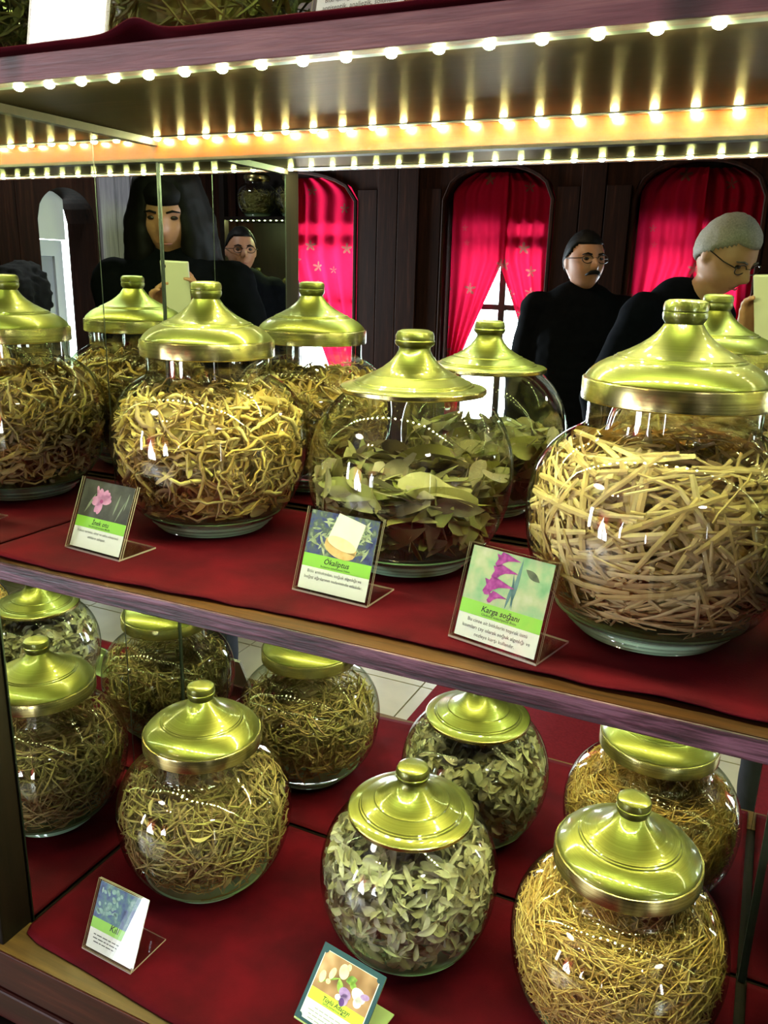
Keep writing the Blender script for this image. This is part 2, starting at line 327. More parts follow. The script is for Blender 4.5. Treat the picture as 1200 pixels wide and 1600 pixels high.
# planks and battens on the piers between the windows
edges = [RX0+0.02] + [e for xc, wh in zip(WINDOWS, WHALF) for e in (xc-wh, xc+wh)] + [RX1-0.02]
for a, b in zip(edges[0::2], edges[1::2]):
    wd = b - a; n = max(2, round(wd/0.115)); g = wd/n
    for q in range(n):
        x0 = a + q*g + 0.004; x1 = a + (q+1)*g - 0.004; pr = 0.010 + 0.008*((q*7) % 3)
        c = (x0+x1)/2; zt = SPR + (0.05 if q in (0, n-1) else CEIL-0.02-SPR)
        MB().box(-(x1-x0)/2, (x1-x0)/2, 0, pr, FLOOR, zt).build('plank', M['plank'], wallw, (c, RY0, 0), bevel=0.002)
for i, xc in enumerate(WINDOWS):
    WH = WHALF[i]; SILL = WSILL[i]
    # inner arch moulding
    pts = [(xc-WH+0.012, RY0+0.004, z) for z in (SILL, 0.4, 0.8)] + [(xc + (WH-0.012)*u, RY0+0.004, arch_z(u, SPR, RISE)-0.006) for u in np.linspace(-1, 1, 17)] + [(xc+WH-0.012, RY0+0.004, z) for z in (0.8, 0.4, SILL)]
    wn = thing('window_%d' % (i+1), None, None, (xc, RY0-0.20, SILL)); wn['kind'] = 'structure'
    fy = 0.02; H = SPR + RISE - SILL; WT = 1.04 - SILL
    fm = MB(); fm.box(-WH, -WH+0.09, -fy, fy, 0, H); fm.box(WH-0.09, WH, -fy, fy, 0, H); fm.box(-WH, WH, -fy, fy, 0, 0.05)
    fm.box(-WH, WH, -fy, fy, WT, H); fm.build('window_frame', M['frame_dark'], wn)
    MB().box(-WH+0.09, WH-0.09, -fy, fy, 0.955-SILL-0.035, 0.955-SILL+0.035).build('rail', M['frame_dark'], wn)
    MB().box(-0.018, 0.018, -fy*0.9, fy*0.9, 0.05, WT).build('mullion', M['frame_dark'], wn)
    MB().box(-WH+0.09, WH-0.09, -fy*0.8, fy*0.8, 0.60-SILL, 0.60-SILL+0.03).build('rail', M['frame_dark'], wn)
    for sx_ in (-1, 1):
        MB().box(min(0.018*sx_, (WH-0.09)*sx_), max(0.018*sx_, (WH-0.09)*sx_), -0.002, 0.002, 0.05, WT).build('pane', M['pane'], wn)
    MB().tube([(p[0]-xc, p[1]-(RY0-0.20), p[2]-SILL) for p in pts], 0.012, 6).build('arch_moulding', M['plank'], wn)
# curtains: two gathered panels per window, drawn apart low down
def curtain(xc, side, label, ph, WH, ZB):
    nx, nz = 44, 40; vs = []; fs = []; zt = SPR + RISE - 0.03; zb = ZB
    for j in range(nz+1):
        z = zt + (zb-zt)*j/nz
        d = max(0.0, (0.86 - z)); inner = 0.02 - min(WH-0.08, 0.42*d)
        # inner edge (towards the middle), outer edge at the jamb or the arch
        outer = WH - 0.02
        if z > SPR: outer = min(outer, WH*math.sqrt(max(0.02, 1-((z-SPR)/RISE)**2)) - 0.015)
        for i in range(nx+1):
            t = i/nx; xi = -inner; x = xi + (outer - xi)*t
            fold = 0.011*math.sin(t*math.pi*9 + ph + 0.6*math.sin(z*3)) + 0.004*math.sin(t*31+z*2)
            vs.append((side*x, fold, z))
    for j in range(nz):
        for i in range(nx):
            a = j*(nx+1)+i; fs.append((a, a+1, a+nx+2, a+nx+1))
    me = new_mesh('curtain', vs, fs, True)
    o = put('curtain', me, M['curtain'], None, (xc, RY0-0.135 - (0.022 if side > 0 else -0.022), 0))
    tag(o, label, 'curtain', 'red curtains in the arched windows')
WN = ['arched window farthest from the door', 'middle arched window', 'arched window behind the grey haired man']
for i, xc in enumerate(WINDOWS):
    for sd in (-1, 1):
        curtain(xc, sd, 'red flowered curtain, %s half in the %s' % ('right' if sd > 0 else 'left', WN[i]), 1.3*i+sd, WHALF[i], 0.06 if i == 0 else -0.04)
# right wall: brown planks, an arched doorway with a white door, then grey planks
AY0, AY1 = -2.62, -2.235
mb = MB(); ys = sorted(set([RY0, 0.35] + [round(AY0 + (AY1-AY0)*q/20, 5) for q in range(21)]))
yc = (AY0+AY1)/2; hw = (AY1-AY0)/2
for a, b in zip(ys[:-1], ys[1:]):
    if AY0 < (a+b)/2 < AY1:
        za = arch_z((a-yc)/hw, 0.99, 0.16); zb = arch_z((b-yc)/hw, 0.99, 0.16)
        vs = [(RX1,a,za),(RX1,b,zb),(RX1+0.2,b,zb),(RX1+0.2,a,za),(RX1,a,CEIL),(RX1,b,CEIL),(RX1+0.2,b,CEIL),(RX1+0.2,a,CEIL)]
        mb.add(vs, [(0,1,2,3),(4,7,6,5),(0,4,5,1),(1,5,6,2),(2,6,7,3),(3,7,4,0)])
    else: mb.box(RX1, RX1+0.2, a, b, FLOOR, CEIL)
wallr = struct(mb.build('wall_right', M['plank']))
def planks_r(y0, y1, n, mat):
    g = (y1-y0)/n
    for q in range(n):
        MB().box(-0.014-0.006*(q % 2), 0, -g/2+0.004, g/2-0.004, FLOOR, CEIL-0.01).build('plank', mat, wallr, (RX1, y0+(q+0.5)*g, 0), bevel=0.002)
planks_r(AY1+0.01, -1.2, 8, M['plank']); planks_r(-3.38, AY0-0.02, 6, M['grey_plank'])
struct(boxo('wall_far', RX1+1.0, RX1+1.1, -3.7, 0.35, FLOOR, CEIL, M['plaster'])); struct(boxo('wall_far', RX1+0.2, RX1+1.1, -3.75, -3.65, FLOOR, CEIL, M['plaster']))
dr = thing('door_1', None, None, (RX1+0.16, -2.40, FLOOR)); dr['kind'] = 'structure'
MB().box(0, 0.03, -0.16, 0.155, 1.565, 1.80).build('transom', M['plaster'], dr)
f = MB(); f.box(0,0.04,0.09,0.155,0,1.56); f.box(0,0.04,-0.13,-0.075,0,1.56); f.box(0,0.04,-0.075,0.09,1.48,1.56); f.box(0,0.04,-0.075,0.09,0,0.25)
f.build('door_leaf', M['white_paint'], dr)
MB().box(0.015,0.025,-0.075,0.09,0.25,1.48).build('door_panel', plain('grey_door_panel', (158,158,168), 0.3, 0, 0.03), dr)
# carpet runner
tag(boxo('carpet_runner', -0.21, 0.74, -3.2, -0.75, FLOOR, FLOOR+0.006, M['carpet']), 'dark red carpet runner laid across the beige tiles', 'carpet')
# two ceiling lamps
M['bulb'] = emit('lamp_bulb', (1.0, 0.74, 0.42), 120.0)
M['brass'] = plain('lamp_brass', (150,112,52), 0.3, 1.0, 0.1)
for q, (x, y) in enumerate(((-0.50, -1.85),)):
    t = thing('ceiling_lamp', 'brass ceiling lamp with two bulbs', 'lamp', (x, y, CEIL))
    MB().lathe([(0.06,0),(0.06,-0.02),(0.012,-0.035),(0.012,-0.16)], 24).build('ceiling_rose', M['brass'], t, smooth=True)
    MB().tube([(-0.10,0,-0.19),(-0.05,0,-0.16),(0.05,0,-0.16),(0.10,0,-0.19)], 0.008, 8).build('arm', M['brass'], t, smooth=True)
    for sx_ in (-1, 1):
        MB().lathe([(0.001,0.0),(0.016,-0.01),(0.028,-0.035),(0.024,-0.062),(0.001,-0.07)], 16, c=(0.10*sx_,0,-0.19)).build('bulb', M['bulb'], t, smooth=True)
M['opal'] = emit('opal_lamp_glass', (1.0, 0.95, 0.86), 6.0); M['opal_added'] = emit('added_door_lamp_glass', (0.95, 0.95, 1.0), 26.0)
for q, (x, y, lb) in enumerate(((-1.05, -1.42, 'round opal ceiling lamp between the windows and the cabinet'), (2.25, -2.10, 'unseen round opal ceiling lamp added to brighten the white door'))):  # second lamp is unseen, added to brighten the door and grey planks
    t = thing('flush_ceiling_lamp', lb, 'lamp', (x, y, CEIL)); rr = 0.24 if q == 0 else 0.16
    MB().lathe([(rr,0),(rr,-0.025),(rr-0.012,-0.03)], 32).build('rim', M['brass'], t, smooth=True)
    MB().lathe([(rr-0.012,-0.026),(rr*0.8,-0.05),(rr*0.4,-0.066),(0.001,-0.07)], 32).build('opal_glass', M['opal'] if q == 0 else M['opal_added'], t, smooth=True)
# ------------------------------------------------------------------ the cabinet
ZM = 0.4865; ZT = 0.952; W = 0.80
cab = thing('display_cabinet', 'dark wooden display cabinet with mirrored back and sides and three velvet covered shelves', 'cabinet', (0,0,FLOOR))
def cbox(name, x0,x1,y0,y1,z0,z1, mat, bevel=0.0):
    # origin at the piece's own centre, so wood grain differs from board to board
    c = Vector(((x0+x1)/2,(y0+y1)/2,(z0+z1)/2)); o = MB().box(x0-c.x,x1-c.x,y0-c.y,y1-c.y,z0-c.z,z1-c.z).build(name, mat, cab, bevel=bevel)
    o.location = c - Vector((0,0,FLOOR)); return o
XL, XR = -0.45, 1.35
# top shelf
cbox('shelf_board', XL, XR, -0.300, 0.03, 0.934, 0.951, M['shelf_under'])
cbox('shelf_edge_strip', XL, XR, -0.314, -0.300, 0.931, 0.9515, M['shelf_edge'], 0.001)
# middle shelf
cbox('shelf_board', XL, XR, -0.306, 0.03, 0.468, 0.4845, M['shelf_under'])
cbox('shelf_edge_strip', XL, XR, -0.326, -0.306, 0.467, 0.4855, M['shelf_edge_mid'], 0.0012)
cbox('shelf_lip', XL, XR, -0.3245, -0.300, 0.4850, 0.4862, M['lip'])
# uppermost shelf (above the picture)
cbox('shelf_board', XL, XR, -0.300, 0.03, 1.402, 1.419, M['shelf_under'])
cbox('shelf_edge_strip', XL, XR, -0.314, -0.300, 1.399, 1.4195, M['shelf_edge'], 0.001)
# lower shelf
cbox('shelf_board', XL, XR, -0.305, 0.03, -0.03, -0.0015, M['post'])
cbox('shelf_ledge', XL, XR, -0.3515, -0.305, -0.0300, -0.0003, M['shelf_top'])
cbox('front_rail', XL, XR, -0.3535, -0.3516, -0.055, -0.0008, M['mahogany'], 0.0015)
cbox('moulding', XL, XR, -0.357, -0.33, -0.100, -0.057, M['mahogany'], 0.003)
cbox('moulding', XL, XR, -0.366, -0.33, -0.126, -0.102, M['post'], 0.004)
cbox('plinth_panel', XL, XR, -0.345, 0.03, FLOOR, -0.127, M['mahogany'])
# posts
cbox('post', -0.040, -0.002, -0.345, -0.302, FLOOR, CEIL-0.01, M['post'], 0.002)
cbox('post', W+0.004, W+0.044, -0.345, -0.302, FLOOR, CEIL-0.01, M['post'], 0.002)
# mirrors: back, left side (two panels with a joint) and right side, for both bays
def mir(name, x0,x1,y0,y1,z0,z1):
    return cbox(name, x0,x1,y0,y1,z0,z1, M['mirror'])
for z0, z1 in ((0.0, 0.4675), (0.4870, 0.9335)):
    mir('mirror_panel', 0.0, W, 0.0, 0.005, z0, z1 - (0.022 if z1 > 0.9 else 0.022))
    mir('mirror_panel', -0.005, 0.0, -0.300, -0.1115, z0, z1)
    mir('mirror_panel', -0.005, 0.0, -0.1105, 0.0, z0, z1)
    mir('mirror_panel', W, W+0.004, -0.300, 0.0, z0, z1)
    cbox('mirror_joint', -0.004, 0.0003, -0.1115, -0.1105, z0, z1, M['mirror_edge'])
    cbox('mirror_joint', 0.0, 0.0018, -0.0018, 0.0, z0, z1-0.022, M['mirror_edge'])
    cbox('mirror_joint', W-0.004, W, -0.004, 0.0, z0, z1-0.022, M['mirror_edge'])
    cbox('mirror_edge', W-0.0003, W+0.0045, -0.303, -0.300, z0, z1, M['dark_edge'])
    cbox('mirror_edge', -0.006, 0.0006, -0.302, -0.300, z0, z1, M['mirror_edge'])
    cbox('light_band', 0.0, W, -0.006, 0.0, z1-0.0225, z1, M['pine'])
    cbox('band_trim', 0.0, W, -0.008, 0.0, z1-0.026, z1-0.0226, M['post'])
    cbox('top_trim', 0.0, 0.006, -0.300, 0.0, z1-0.008, z1, M['post'])
for z0, z1 in ((0.4865, 0.9335), (0.952, CEIL-0.01), (0.0, 0.4675)):
    cbox('side_panel', -0.03, -0.0052, -0.300, 0.03, z0, z1, M['post'])
    cbox('side_panel', W+0.0046, W+0.03, -0.300, 0.03, z0, z1, M['post'])
mir('mirror_panel', 0.0, W, 0.0, 0.005, 0.954, 1.401)
mir('mirror_panel', -0.005, 0.0, -0.300, 0.0, 0.954, 1.401)
cbox('back_panel', XL, XR, 0.0055, 0.03, 0.0, CEIL-0.01, M['post'])

# LED strips (one thing each): tape along the shelf underside, diodes in a row
def led_mesh(r, h, seg=8):
    mb = MB(); mb.lathe([(r,0.0),(r*0.92,-h*0.5),(r*0.5,-h*0.85)], seg)
    mb.f.append(tuple(range(2*seg,3*seg))); mb.mi.append(0)
    return mb.mesh('led', True)
LM = led_mesh(0.0042, 0.0034); LM2 = led_mesh(0.0042, 0.0034); LMW = led_mesh(0.0040, 0.0032)
def led_strip(label, y, z, x0, x1, step, off, mesh, mat, along='x', fixed=0.0):
    t = thing('led_strip', label, 'light strip', ((x0+x1)/2, y, z), 0)
    L = (x1-x0)/2
    MB().box(-L, L, -0.004, 0.004, -0.0012, 0.0).build('tape', M['led_tape'], t)
    x = x0 + off
    while x < x1:
        put('led', mesh, mat, t, (x-(x0+x1)/2, 0, -0.0012)); x += step
    return t
led_strip('row of cool white diodes along the front underside of the top shelf', -0.291, 0.9338, 0.0, W, 0.0365, 0.0165, LM, M['led'])
led_strip('row of warm diodes on the pine band under the top shelf', -0.016, 0.9338, 0.008, W-0.002, 0.0365, 0.006, LMW, M['led_warm'])
led_strip('row of cool white diodes along the front underside of the middle shelf', -0.291, 0.4678, 0.0, W, 0.0365, 0.02, LM2, M['led_low'])
led_strip('row of warm diodes on the pine band under the middle shelf', -0.016, 0.4678, 0.008, W-0.002, 0.0365, 0.01, LMW, M['led_warm'])

led_strip('row of cool white diodes along the front underside of the uppermost shelf', -0.291, 1.4018, 0.0, W, 0.0365, 0.02, LM, M['led'])
# ------------------------------------------------------------------ velvet cloths
def cloth(label, z, x0, x1, yb, front, nx=140, ny=34, amp=0.0012, lift=None, hang=0.0):
    vs = []; fs = []
    for i in range(nx+1):
        x = x0 + (x1-x0)*i/nx; yf = front(x)
        for j in range(ny+1):
            t = j/ny; y = yb + (yf-yb)*t
            zz = z + 0.0008 + amp*(noise.noise((x*7, y*9, z))+0.6) + amp*0.8*noise.noise((x*23, y*30, z+4))
            if lift: zz += lift(x, y, t)
            vs.append((x, y, zz))
    for i in range(nx):
        for j in range(ny):
            a = i*(ny+1)+j; fs.append((a, a+1, a+ny+2, a+ny+1))
    me = new_mesh('velvet_cloth', [(v[0], v[1], v[2]-z) for v in vs], fs, True)
    o = put('velvet_cloth', me, M['velvet'], None, (0,0,z))
    s = o.modifiers.new('thick', 'SOLIDIFY'); s.thickness = 0.0012; s.offset = 1
    return tag(o, label, 'cloth')
def f_mid(x):
    return np.interp(x, [0,0.025,0.118,0.20,0.27,0.34,0.40,0.52,0.63,0.72,0.80], [-.316,-.317,-.319,-.316,-.312,-.306,-.304,-.304,-.310,-.308,-.310]) + 0.002*noise.noise((x*30,1,0))
def wave_mid(x, y, t):
    e = max(0, t-0.86)/0.14
    return e*e*0.0035*max(0, noise.noise((x*16, 3.1, 0))+0.15) + 0.004*math.exp(-((x-0.70)/0.05)**2)*e
cloth('dark red velvet cloth on the middle shelf under three jars', ZM, 0.002, W-0.003, -0.016, f_mid, lift=wave_mid, amp=0.0007)
def f_low(x): return np.interp(x, [0,0.008,0.034,0.109,0.202,0.24,0.4,0.8], [-.300,-.320,-.327,-.331,-.339,-.342,-.344,-.344])
cloth('dark red velvet cloth on the lowest shelf', 0.0, 0.004, W-0.006, -0.004, f_low, amp=0.0008)
def f_top(x): return -.318 + 0.003*noise.noise((x*11,7,0))
def wave_top(x, y, t):
    e = max(0, t-0.8)/0.2
    return 0.010*math.exp(-((x-0.245)/0.020)**2)*e + 0.0025*e
cloth('dark red velvet cloth on the top shelf with a raised fold', 0.952, 0.002, W-0.003, -0.01, f_top, lift=wave_top)

# ------------------------------------------------------------------ jars
PA = [(0.0805,0.0205),(0.0885,0.028),(0.100,0.046),(0.1075,0.066),(0.1115,0.088),(0.1125,0.105),(0.111,0.122),(0.107,0.138),(0.099,0.153),(0.088,0.165),(0.077,0.1725),(0.070,0.177),(0.0685,0.182),(0.0685,0.199)]
PB = [(0.0800,0.0220),(0.0860,0.0285),(0.0955,0.046),(0.102,0.066),(0.1052,0.086),(0.1058,0.100),(0.1045,0.116),(0.101,0.131),(0.095,0.146),(0.086,0.160),(0.077,0.170),(0.069,0.1775)]
def smooth_prof(p, n=40):
    r = np.array([a for a,_ in p]); z = np.array([b for _,b in p]); s = np.concatenate([[0], np.cumsum(np.hypot(np.diff(r), np.diff(z)))])
    # Catmull-Rom through the control points
    out = []
    for i in range(len(p)-1):
        p0 = p[max(i-1,0)]; p1 = p[i]; p2 = p[i+1]; p3 = p[min(i+2,len(p)-1)]
        for t in np.linspace(0,1,4,endpoint=False):
            q = [0.5*((2*p1[k])+(-p0[k]+p2[k])*t+(2*p0[k]-5*p1[k]+4*p2[k]-p3[k])*t*t+(-p0[k]+3*p1[k]-3*p2[k]+p3[k])*t**3) for k in (0,1)]
            out.append(tuple(q))
    out.append(p[-1]); return out
BOWL = {}; LID = {}; KNOB = {}; RIM = {}; BASE = None
for ty, P in (('A', PA), ('B', PB)):
    BOWL[ty] = MB().lathe(smooth_prof(P), 72).mesh('bowl', True)
LA = [(0.0716,0.2160),(0.0722,0.2172),(0.0716,0.2186),(0.0698,0.2210),(0.0668,0.2240),(0.0628,0.2272),(0.0580,0.2300),(0.0540,0.2318),(0.0518,0.2322),(0.0510,0.2336),(0.0494,0.2340),(0.0488,0.2352),(0.0470,0.2356),(0.0400,0.2390),(0.0320,0.2434),(0.0250,0.2484),(0.0200,0.2530),(0.0166,0.2575),(0.0148,0.2605)]
RIM_A = [(0.0705,0.1985),(0.0738,0.1988),(0.0745,0.1998),(0.0745,0.2150),(0.0739,0.2163),(0.0716,0.2166)]
RIM_B = [(0.0690,0.1785),(0.0730,0.1788),(0.0739,0.1800),(0.0739,0.1832),(0.0728,0.1842)]
KA = [(0.0140,0.2600),(0.0146,0.2612),(0.0166,0.2640),(0.0172,0.2668),(0.0171,0.2690),(0.0164,0.2697),(0.0170,0.2706),(0.0172,0.2740),(0.0163,0.2772),(0.0135,0.2788),(0.0080,0.2793),(0.0001,0.2793)]
LB = [(0.0728,0.1842),(0.0715,0.1850),(0.0640,0.1862),(0.0615,0.1866),(0.0605,0.1880),(0.0590,0.1884),(0.0580,0.1898),(0.0560,0.1904),(0.0490,0.1936),(0.0440,0.1955),(0.0430,0.1968),(0.0405,0.1974),(0.0320,0.2022),(0.0240,0.2085),(0.0185,0.2150),(0.0158,0.2200),(0.0155,0.2225)]
KB = [(0.0155,0.2220),(0.0160,0.2232),(0.0185,0.2250),(0.0197,0.2272),(0.0198,0.2290),(0.0190,0.2302),(0.0192,0.2315),(0.0190,0.2345),(0.0175,0.2380),(0.0135,0.2398),(0.0001,0.2402)]
for ty, P, Q in (('A', LA, KA), ('B', LB, KB)):
    LID[ty] = MB().lathe(P, 72).mesh('lid', True); KNOB[ty] = MB().lathe(Q, 40).mesh('knob', True); RIM[ty] = MB().lathe(RIM_A if ty == 'A' else RIM_B, 72).mesh('rim', True)
def base_mesh():
    prof = [(0.0001,0.0045),(0.040,0.0036),(0.050,0.0008),(0.0575,0.0004),(0.0620,0.0022),(0.0612,0.0036),(0.0668,0.0066),(0.0662,0.0084),(0.0722,0.0122),(0.0716,0.0140),(0.0775,0.0182),(0.0795,0.0200),(0.0815,0.0218),(0.0790,0.0224),(0.066,0.0178),(0.045,0.0152),(0.0001,0.0145)]
    return MB().lathe(prof, 96).mesh('base', True)
BASE = base_mesh()
for v in list(LID.values()) + list(KNOB.values()) + list(RIM.values()) + [BASE]: v.set_sharp_from_angle(angle=math.radians(28))
def jar(label, ty, x, y, z, rot=0.0, s=1.0, base=True, lid=True, group=None):
    t = thing('glass_jar', label, 'jar', (x, y, z), rot, group); t.scale = (s, s, s)
    b = put('bowl', BOWL[ty], M['glass'], t)
    if base: put('base', BASE, M['glass_base'], b)
    if lid:
        l = put('lid', LID[ty], M['lid'], t); put('knob', KNOB[ty], M['lid'], l); put('rim', RIM[ty], M['rim'], l)
    return t
JARS = {'M1': ('A', 0.1546, -0.1165, ZM), 'M2': ('B', 0.4073, -0.118, ZM), 'M3': ('A', 0.6636, -0.179, ZM),
        'L1': ('A', 0.1402, -0.1353, 0.0), 'L2': ('B', 0.424, -0.1186, 0.0), 'L3': ('A', 0.6674, -0.1225, 0.0)}
JL = {'M1': 'round glass jar of tangled dried roots beside the pink flower card, domed gold lid',
      'M2': 'round glass jar of large dried eucalyptus leaves on the middle shelf, flat flanged gold lid',
      'M3': 'large round glass jar of pale dried straw blades at the right of the middle shelf',
      'L1': 'round glass jar of brown green stems at the left of the lowest shelf',
      'L2': 'round glass jar of grey green sage leaves with flat gold lid, lowest shelf',
      'L3': 'round glass jar of fine golden straw at the right of the lowest shelf'}
CLOTH_T = 0.0028
for n_, (ty, x, y, z) in JARS.items(): jar(JL[n_], ty, x, y, z + CLOTH_T, rot=random.uniform(0,6))
# ------------------------------------------------------------------ dried herbs in the jars
def interp_r(P):
    z = np.array([b for _, b in P]); r = np.array([a for a, _ in P]); return lambda q: np.interp(q, z, r)
RA, RB = interp_r(PA), interp_r(PB)
def strand_path(L, bow, wig, n=7, seed=0):
    r = np.random.default_rng(seed); t = np.linspace(-0.5, 0.5, n)
    p = np.zeros((n,3)); p[:,0] = t*L
    p[:,1] = bow*L*(0.25-t*t)*4*0.25*(1) ; p[:,2] = 0
    if wig:
        for ax in (1,2):
            for f_ in (1.0, 2.3, 3.7):
                p[:,ax] += wig*L*r.uniform(-1,1)*np.sin(2*np.pi*f_*(t+r.uniform()))/f_
    return p
def strand_mesh(name, path, rad, sides=4, flat=1.0, taper=0.5):
    n = len(path); prof = 1 - taper*np.abs(np.linspace(-1,1,n))**2
    vs = []; fs = []
    tg = np.gradient(path, axis=0); tg /= np.linalg.norm(tg, axis=1)[:,None]
    for i in range(n):
        a = np.cross(tg[i], [0,0,1.0]); a /= max(np.linalg.norm(a), 1e-9); b = np.cross(a, tg[i])
        for q in range(sides):
            an = 2*np.pi*q/sides; vs.append(path[i] + (a*np.cos(an)*flat + b*np.sin(an))*rad*prof[i])
    for i in range(n-1):
        for q in range(sides):
            q2 = (q+1) % sides; fs.append((i*sides+q, i*sides+q2, (i+1)*sides+q2, (i+1)*sides+q))
    fs.append(tuple(range(sides))); fs.append(tuple((n-1)*sides+q for q in reversed(range(sides))))
    return np.array(vs), fs
def leaf_mesh(L, Wd, cup, bend, n=9, seed=0, curl=0.0, tip=1.0):
    r = np.random.default_rng(seed); t = np.linspace(0, 1, n); vs = []; fs = []
    wd = Wd*0.5*np.sin(np.pi*np.clip(t,0.02,0.99)**(0.75*tip))**0.8
    ph = r.uniform(0,6)
    for i in range(n):
        x = (t[i]-0.5)*L; zc = bend*L*(t[i]-0.5)**2*2; side = 0.05*L*np.sin(t[i]*3+ph)
        for s in (-1,-0.5,0,0.5,1):
            y = s*wd[i] + side
            z = zc + cup*abs(s)**1.3*wd[i] + curl*wd[i]*s*np.sin(t[i]*4+ph) + 0.06*wd[i]*np.sin(7*t[i]+3*s+ph)
            vs.append((x, y, z))
    for i in range(n-1):
        for s in range(4):
            a = i*5+s; fs.append((a, a+1, a+6, a+5))
    return np.array(vs), fs
def rand_rot(pos, tang, hor, r):
    # a frame whose x axis runs mostly along the jar wall and whose y axis (bow) points out from the axis
    nrm = np.array([pos[0], pos[1], (pos[2]-0.1)*1.0]); nrm /= max(np.linalg.norm(nrm),1e-6)
    d = r.normal(size=3); d[2] *= hor; d -= nrm*(d@nrm)*tang; d /= max(np.linalg.norm(d),1e-6)
    y = nrm - d*(nrm@d) + r.normal(size=3)*0.35*(1-tang*0.6); y -= d*(y@d); y /= max(np.linalg.norm(y),1e-6)
    z = np.cross(d, y); return np.column_stack([d, y, z])
def fill(name, label, cat, partname, jarname, variants, mat, count, nparts, zfill, tang=0.8, hor=0.6, rin=0.5, leaf=False, corecol=None, xyz=None, seed=1, top_rough=0.012, scale=(0.8,1.2), lay=0.0, zmin=0.0245):
    ty, jx, jy, jz = JARS[jarname] if xyz is None else xyz
    RF = RA if ty == 'A' else RB; r = np.random.default_rng(seed)
    t = thing(name, label, cat, (jx, jy, jz + CLOTH_T + 0.0225))
    z0 = 0.0225; cj = np.array([CAM.x-jx, CAM.y-jy]); cj /= np.linalg.norm(cj)
    placed = []
    tries = 0
    while len(placed) < count and tries < count*60:
        tries += 1
        vi = r.integers(len(variants)); V = variants[vi]
        z = zmin + (zfill - zmin)*r.uniform()**0.9
        rm = RF(z) - 0.003; rad = rm*np.sqrt(r.uniform(rin**2, 1.0)); a = r.uniform(0, 2*np.pi)
        if z > zfill - 0.03: rad = rm*np.sqrt(r.uniform(0,1))
        pos = np.array([rad*np.cos(a), rad*np.sin(a), z])
        if leaf:
            # leaves lie flat in the jar or lean against the wall
            nrm = np.array([pos[0], pos[1], (z-0.1)*0.8])*(rad/rm)**2; nrm /= max(np.linalg.norm(nrm), 1e-6)
            k_ = lay*(1-(rad/rm)**6); up = nrm*(1-k_)*tang + np.array([0,0,1.0])*k_ + r.normal(size=3)*0.35; up /= np.linalg.norm(up)
            d = r.normal(size=3); d -= up*(d@up); d /= np.linalg.norm(d); Rm = np.column_stack([d, np.cross(up,d), up])
        else: Rm = rand_rot(pos, tang, hor, r)
        s = r.uniform(*scale); ok = False
        for shrink in (1.0, 0.96, 0.92, 0.86):
            pp = (V[2]*s) @ Rm.T + pos*np.array([shrink, shrink, 1.0])
            if (np.hypot(pp[:,0], pp[:,1]) < RF(pp[:,2]) - 0.0022).all() and (pp[:,2] > zmin-0.001).all() and (pp[:,2] < min(zfill+top_rough, 0.192)).all(): ok = True; break
        if not ok: continue
        p2 = pos*np.array([shrink, shrink, 1.0])
        score = (np.hypot(p2[0],p2[1])/RF(p2[2])) * (0.6 + 0.5*((p2[0]*cj[0]+p2[1]*cj[1])/0.1)) + (0.3 if p2[2] > zfill-0.02 else 0)
        placed.append((score, vi, p2, Rm, s))
    placed.sort(key=lambda q: -q[0])
    for score, vi, p2, Rm, s in placed[:nparts]:
        o = put(partname, variants[vi][3], mat, t)
        mm = Matrix(((Rm*s).tolist())).to_4x4(); mm.translation = Vector((p2[0], p2[1], p2[2]-z0)); o.matrix_basis = mm
    AV = []; AF = []; AT = []; off = 0
    for score, vi, p2, Rm, s in placed[nparts:]:
        v = (variants[vi][0]*s) @ Rm.T + p2 - np.array([0,0,z0]); AV.append(v); AF += [tuple(i+off for i in f) for f in variants[vi][1]]; off += len(v); AT.append(np.full(len(v), r.uniform()))
    # compact core of broken pieces
    seg = 26; zs = np.linspace(zmin, zfill-0.014, 12); cv = []; ct = []
    for i, z in enumerate(zs):
        rr = (RF(z))*(max(0.3, rin-0.08) if i < 11 else 0.25)
        for q in range(seg):
            a = 2*np.pi*q/seg; e = 1 + 0.16*noise.noise((math.cos(a)*4, math.sin(a)*4, z*60+seed)); cv.append((rr*e*math.cos(a), rr*e*math.sin(a), z - z0 + 0.006*noise.noise((a*3, z*50, seed)))); ct.append(random.random())
    cf = [(off+i*seg+q, off+i*seg+(q+1)%seg, off+(i+1)*seg+(q+1)%seg, off+(i+1)*seg+q) for i in range(11) for q in range(seg)]
    cf.append(tuple(off+11*seg+q for q in range(seg)))
    AV.append(np.array(cv)); AF += cf; AT.append(np.array(ct))
    allv = np.concatenate(AV); me = new_mesh(partname, allv.tolist(), AF, leaf)
    at = me.attributes.new('tint', 'FLOAT', 'POINT'); at.data.foreach_set('value', np.concatenate(AT).astype(np.float32))
    o = put('loose_' + partname, me, mat, t); o['kind'] = 'stuff'
    return len(placed)
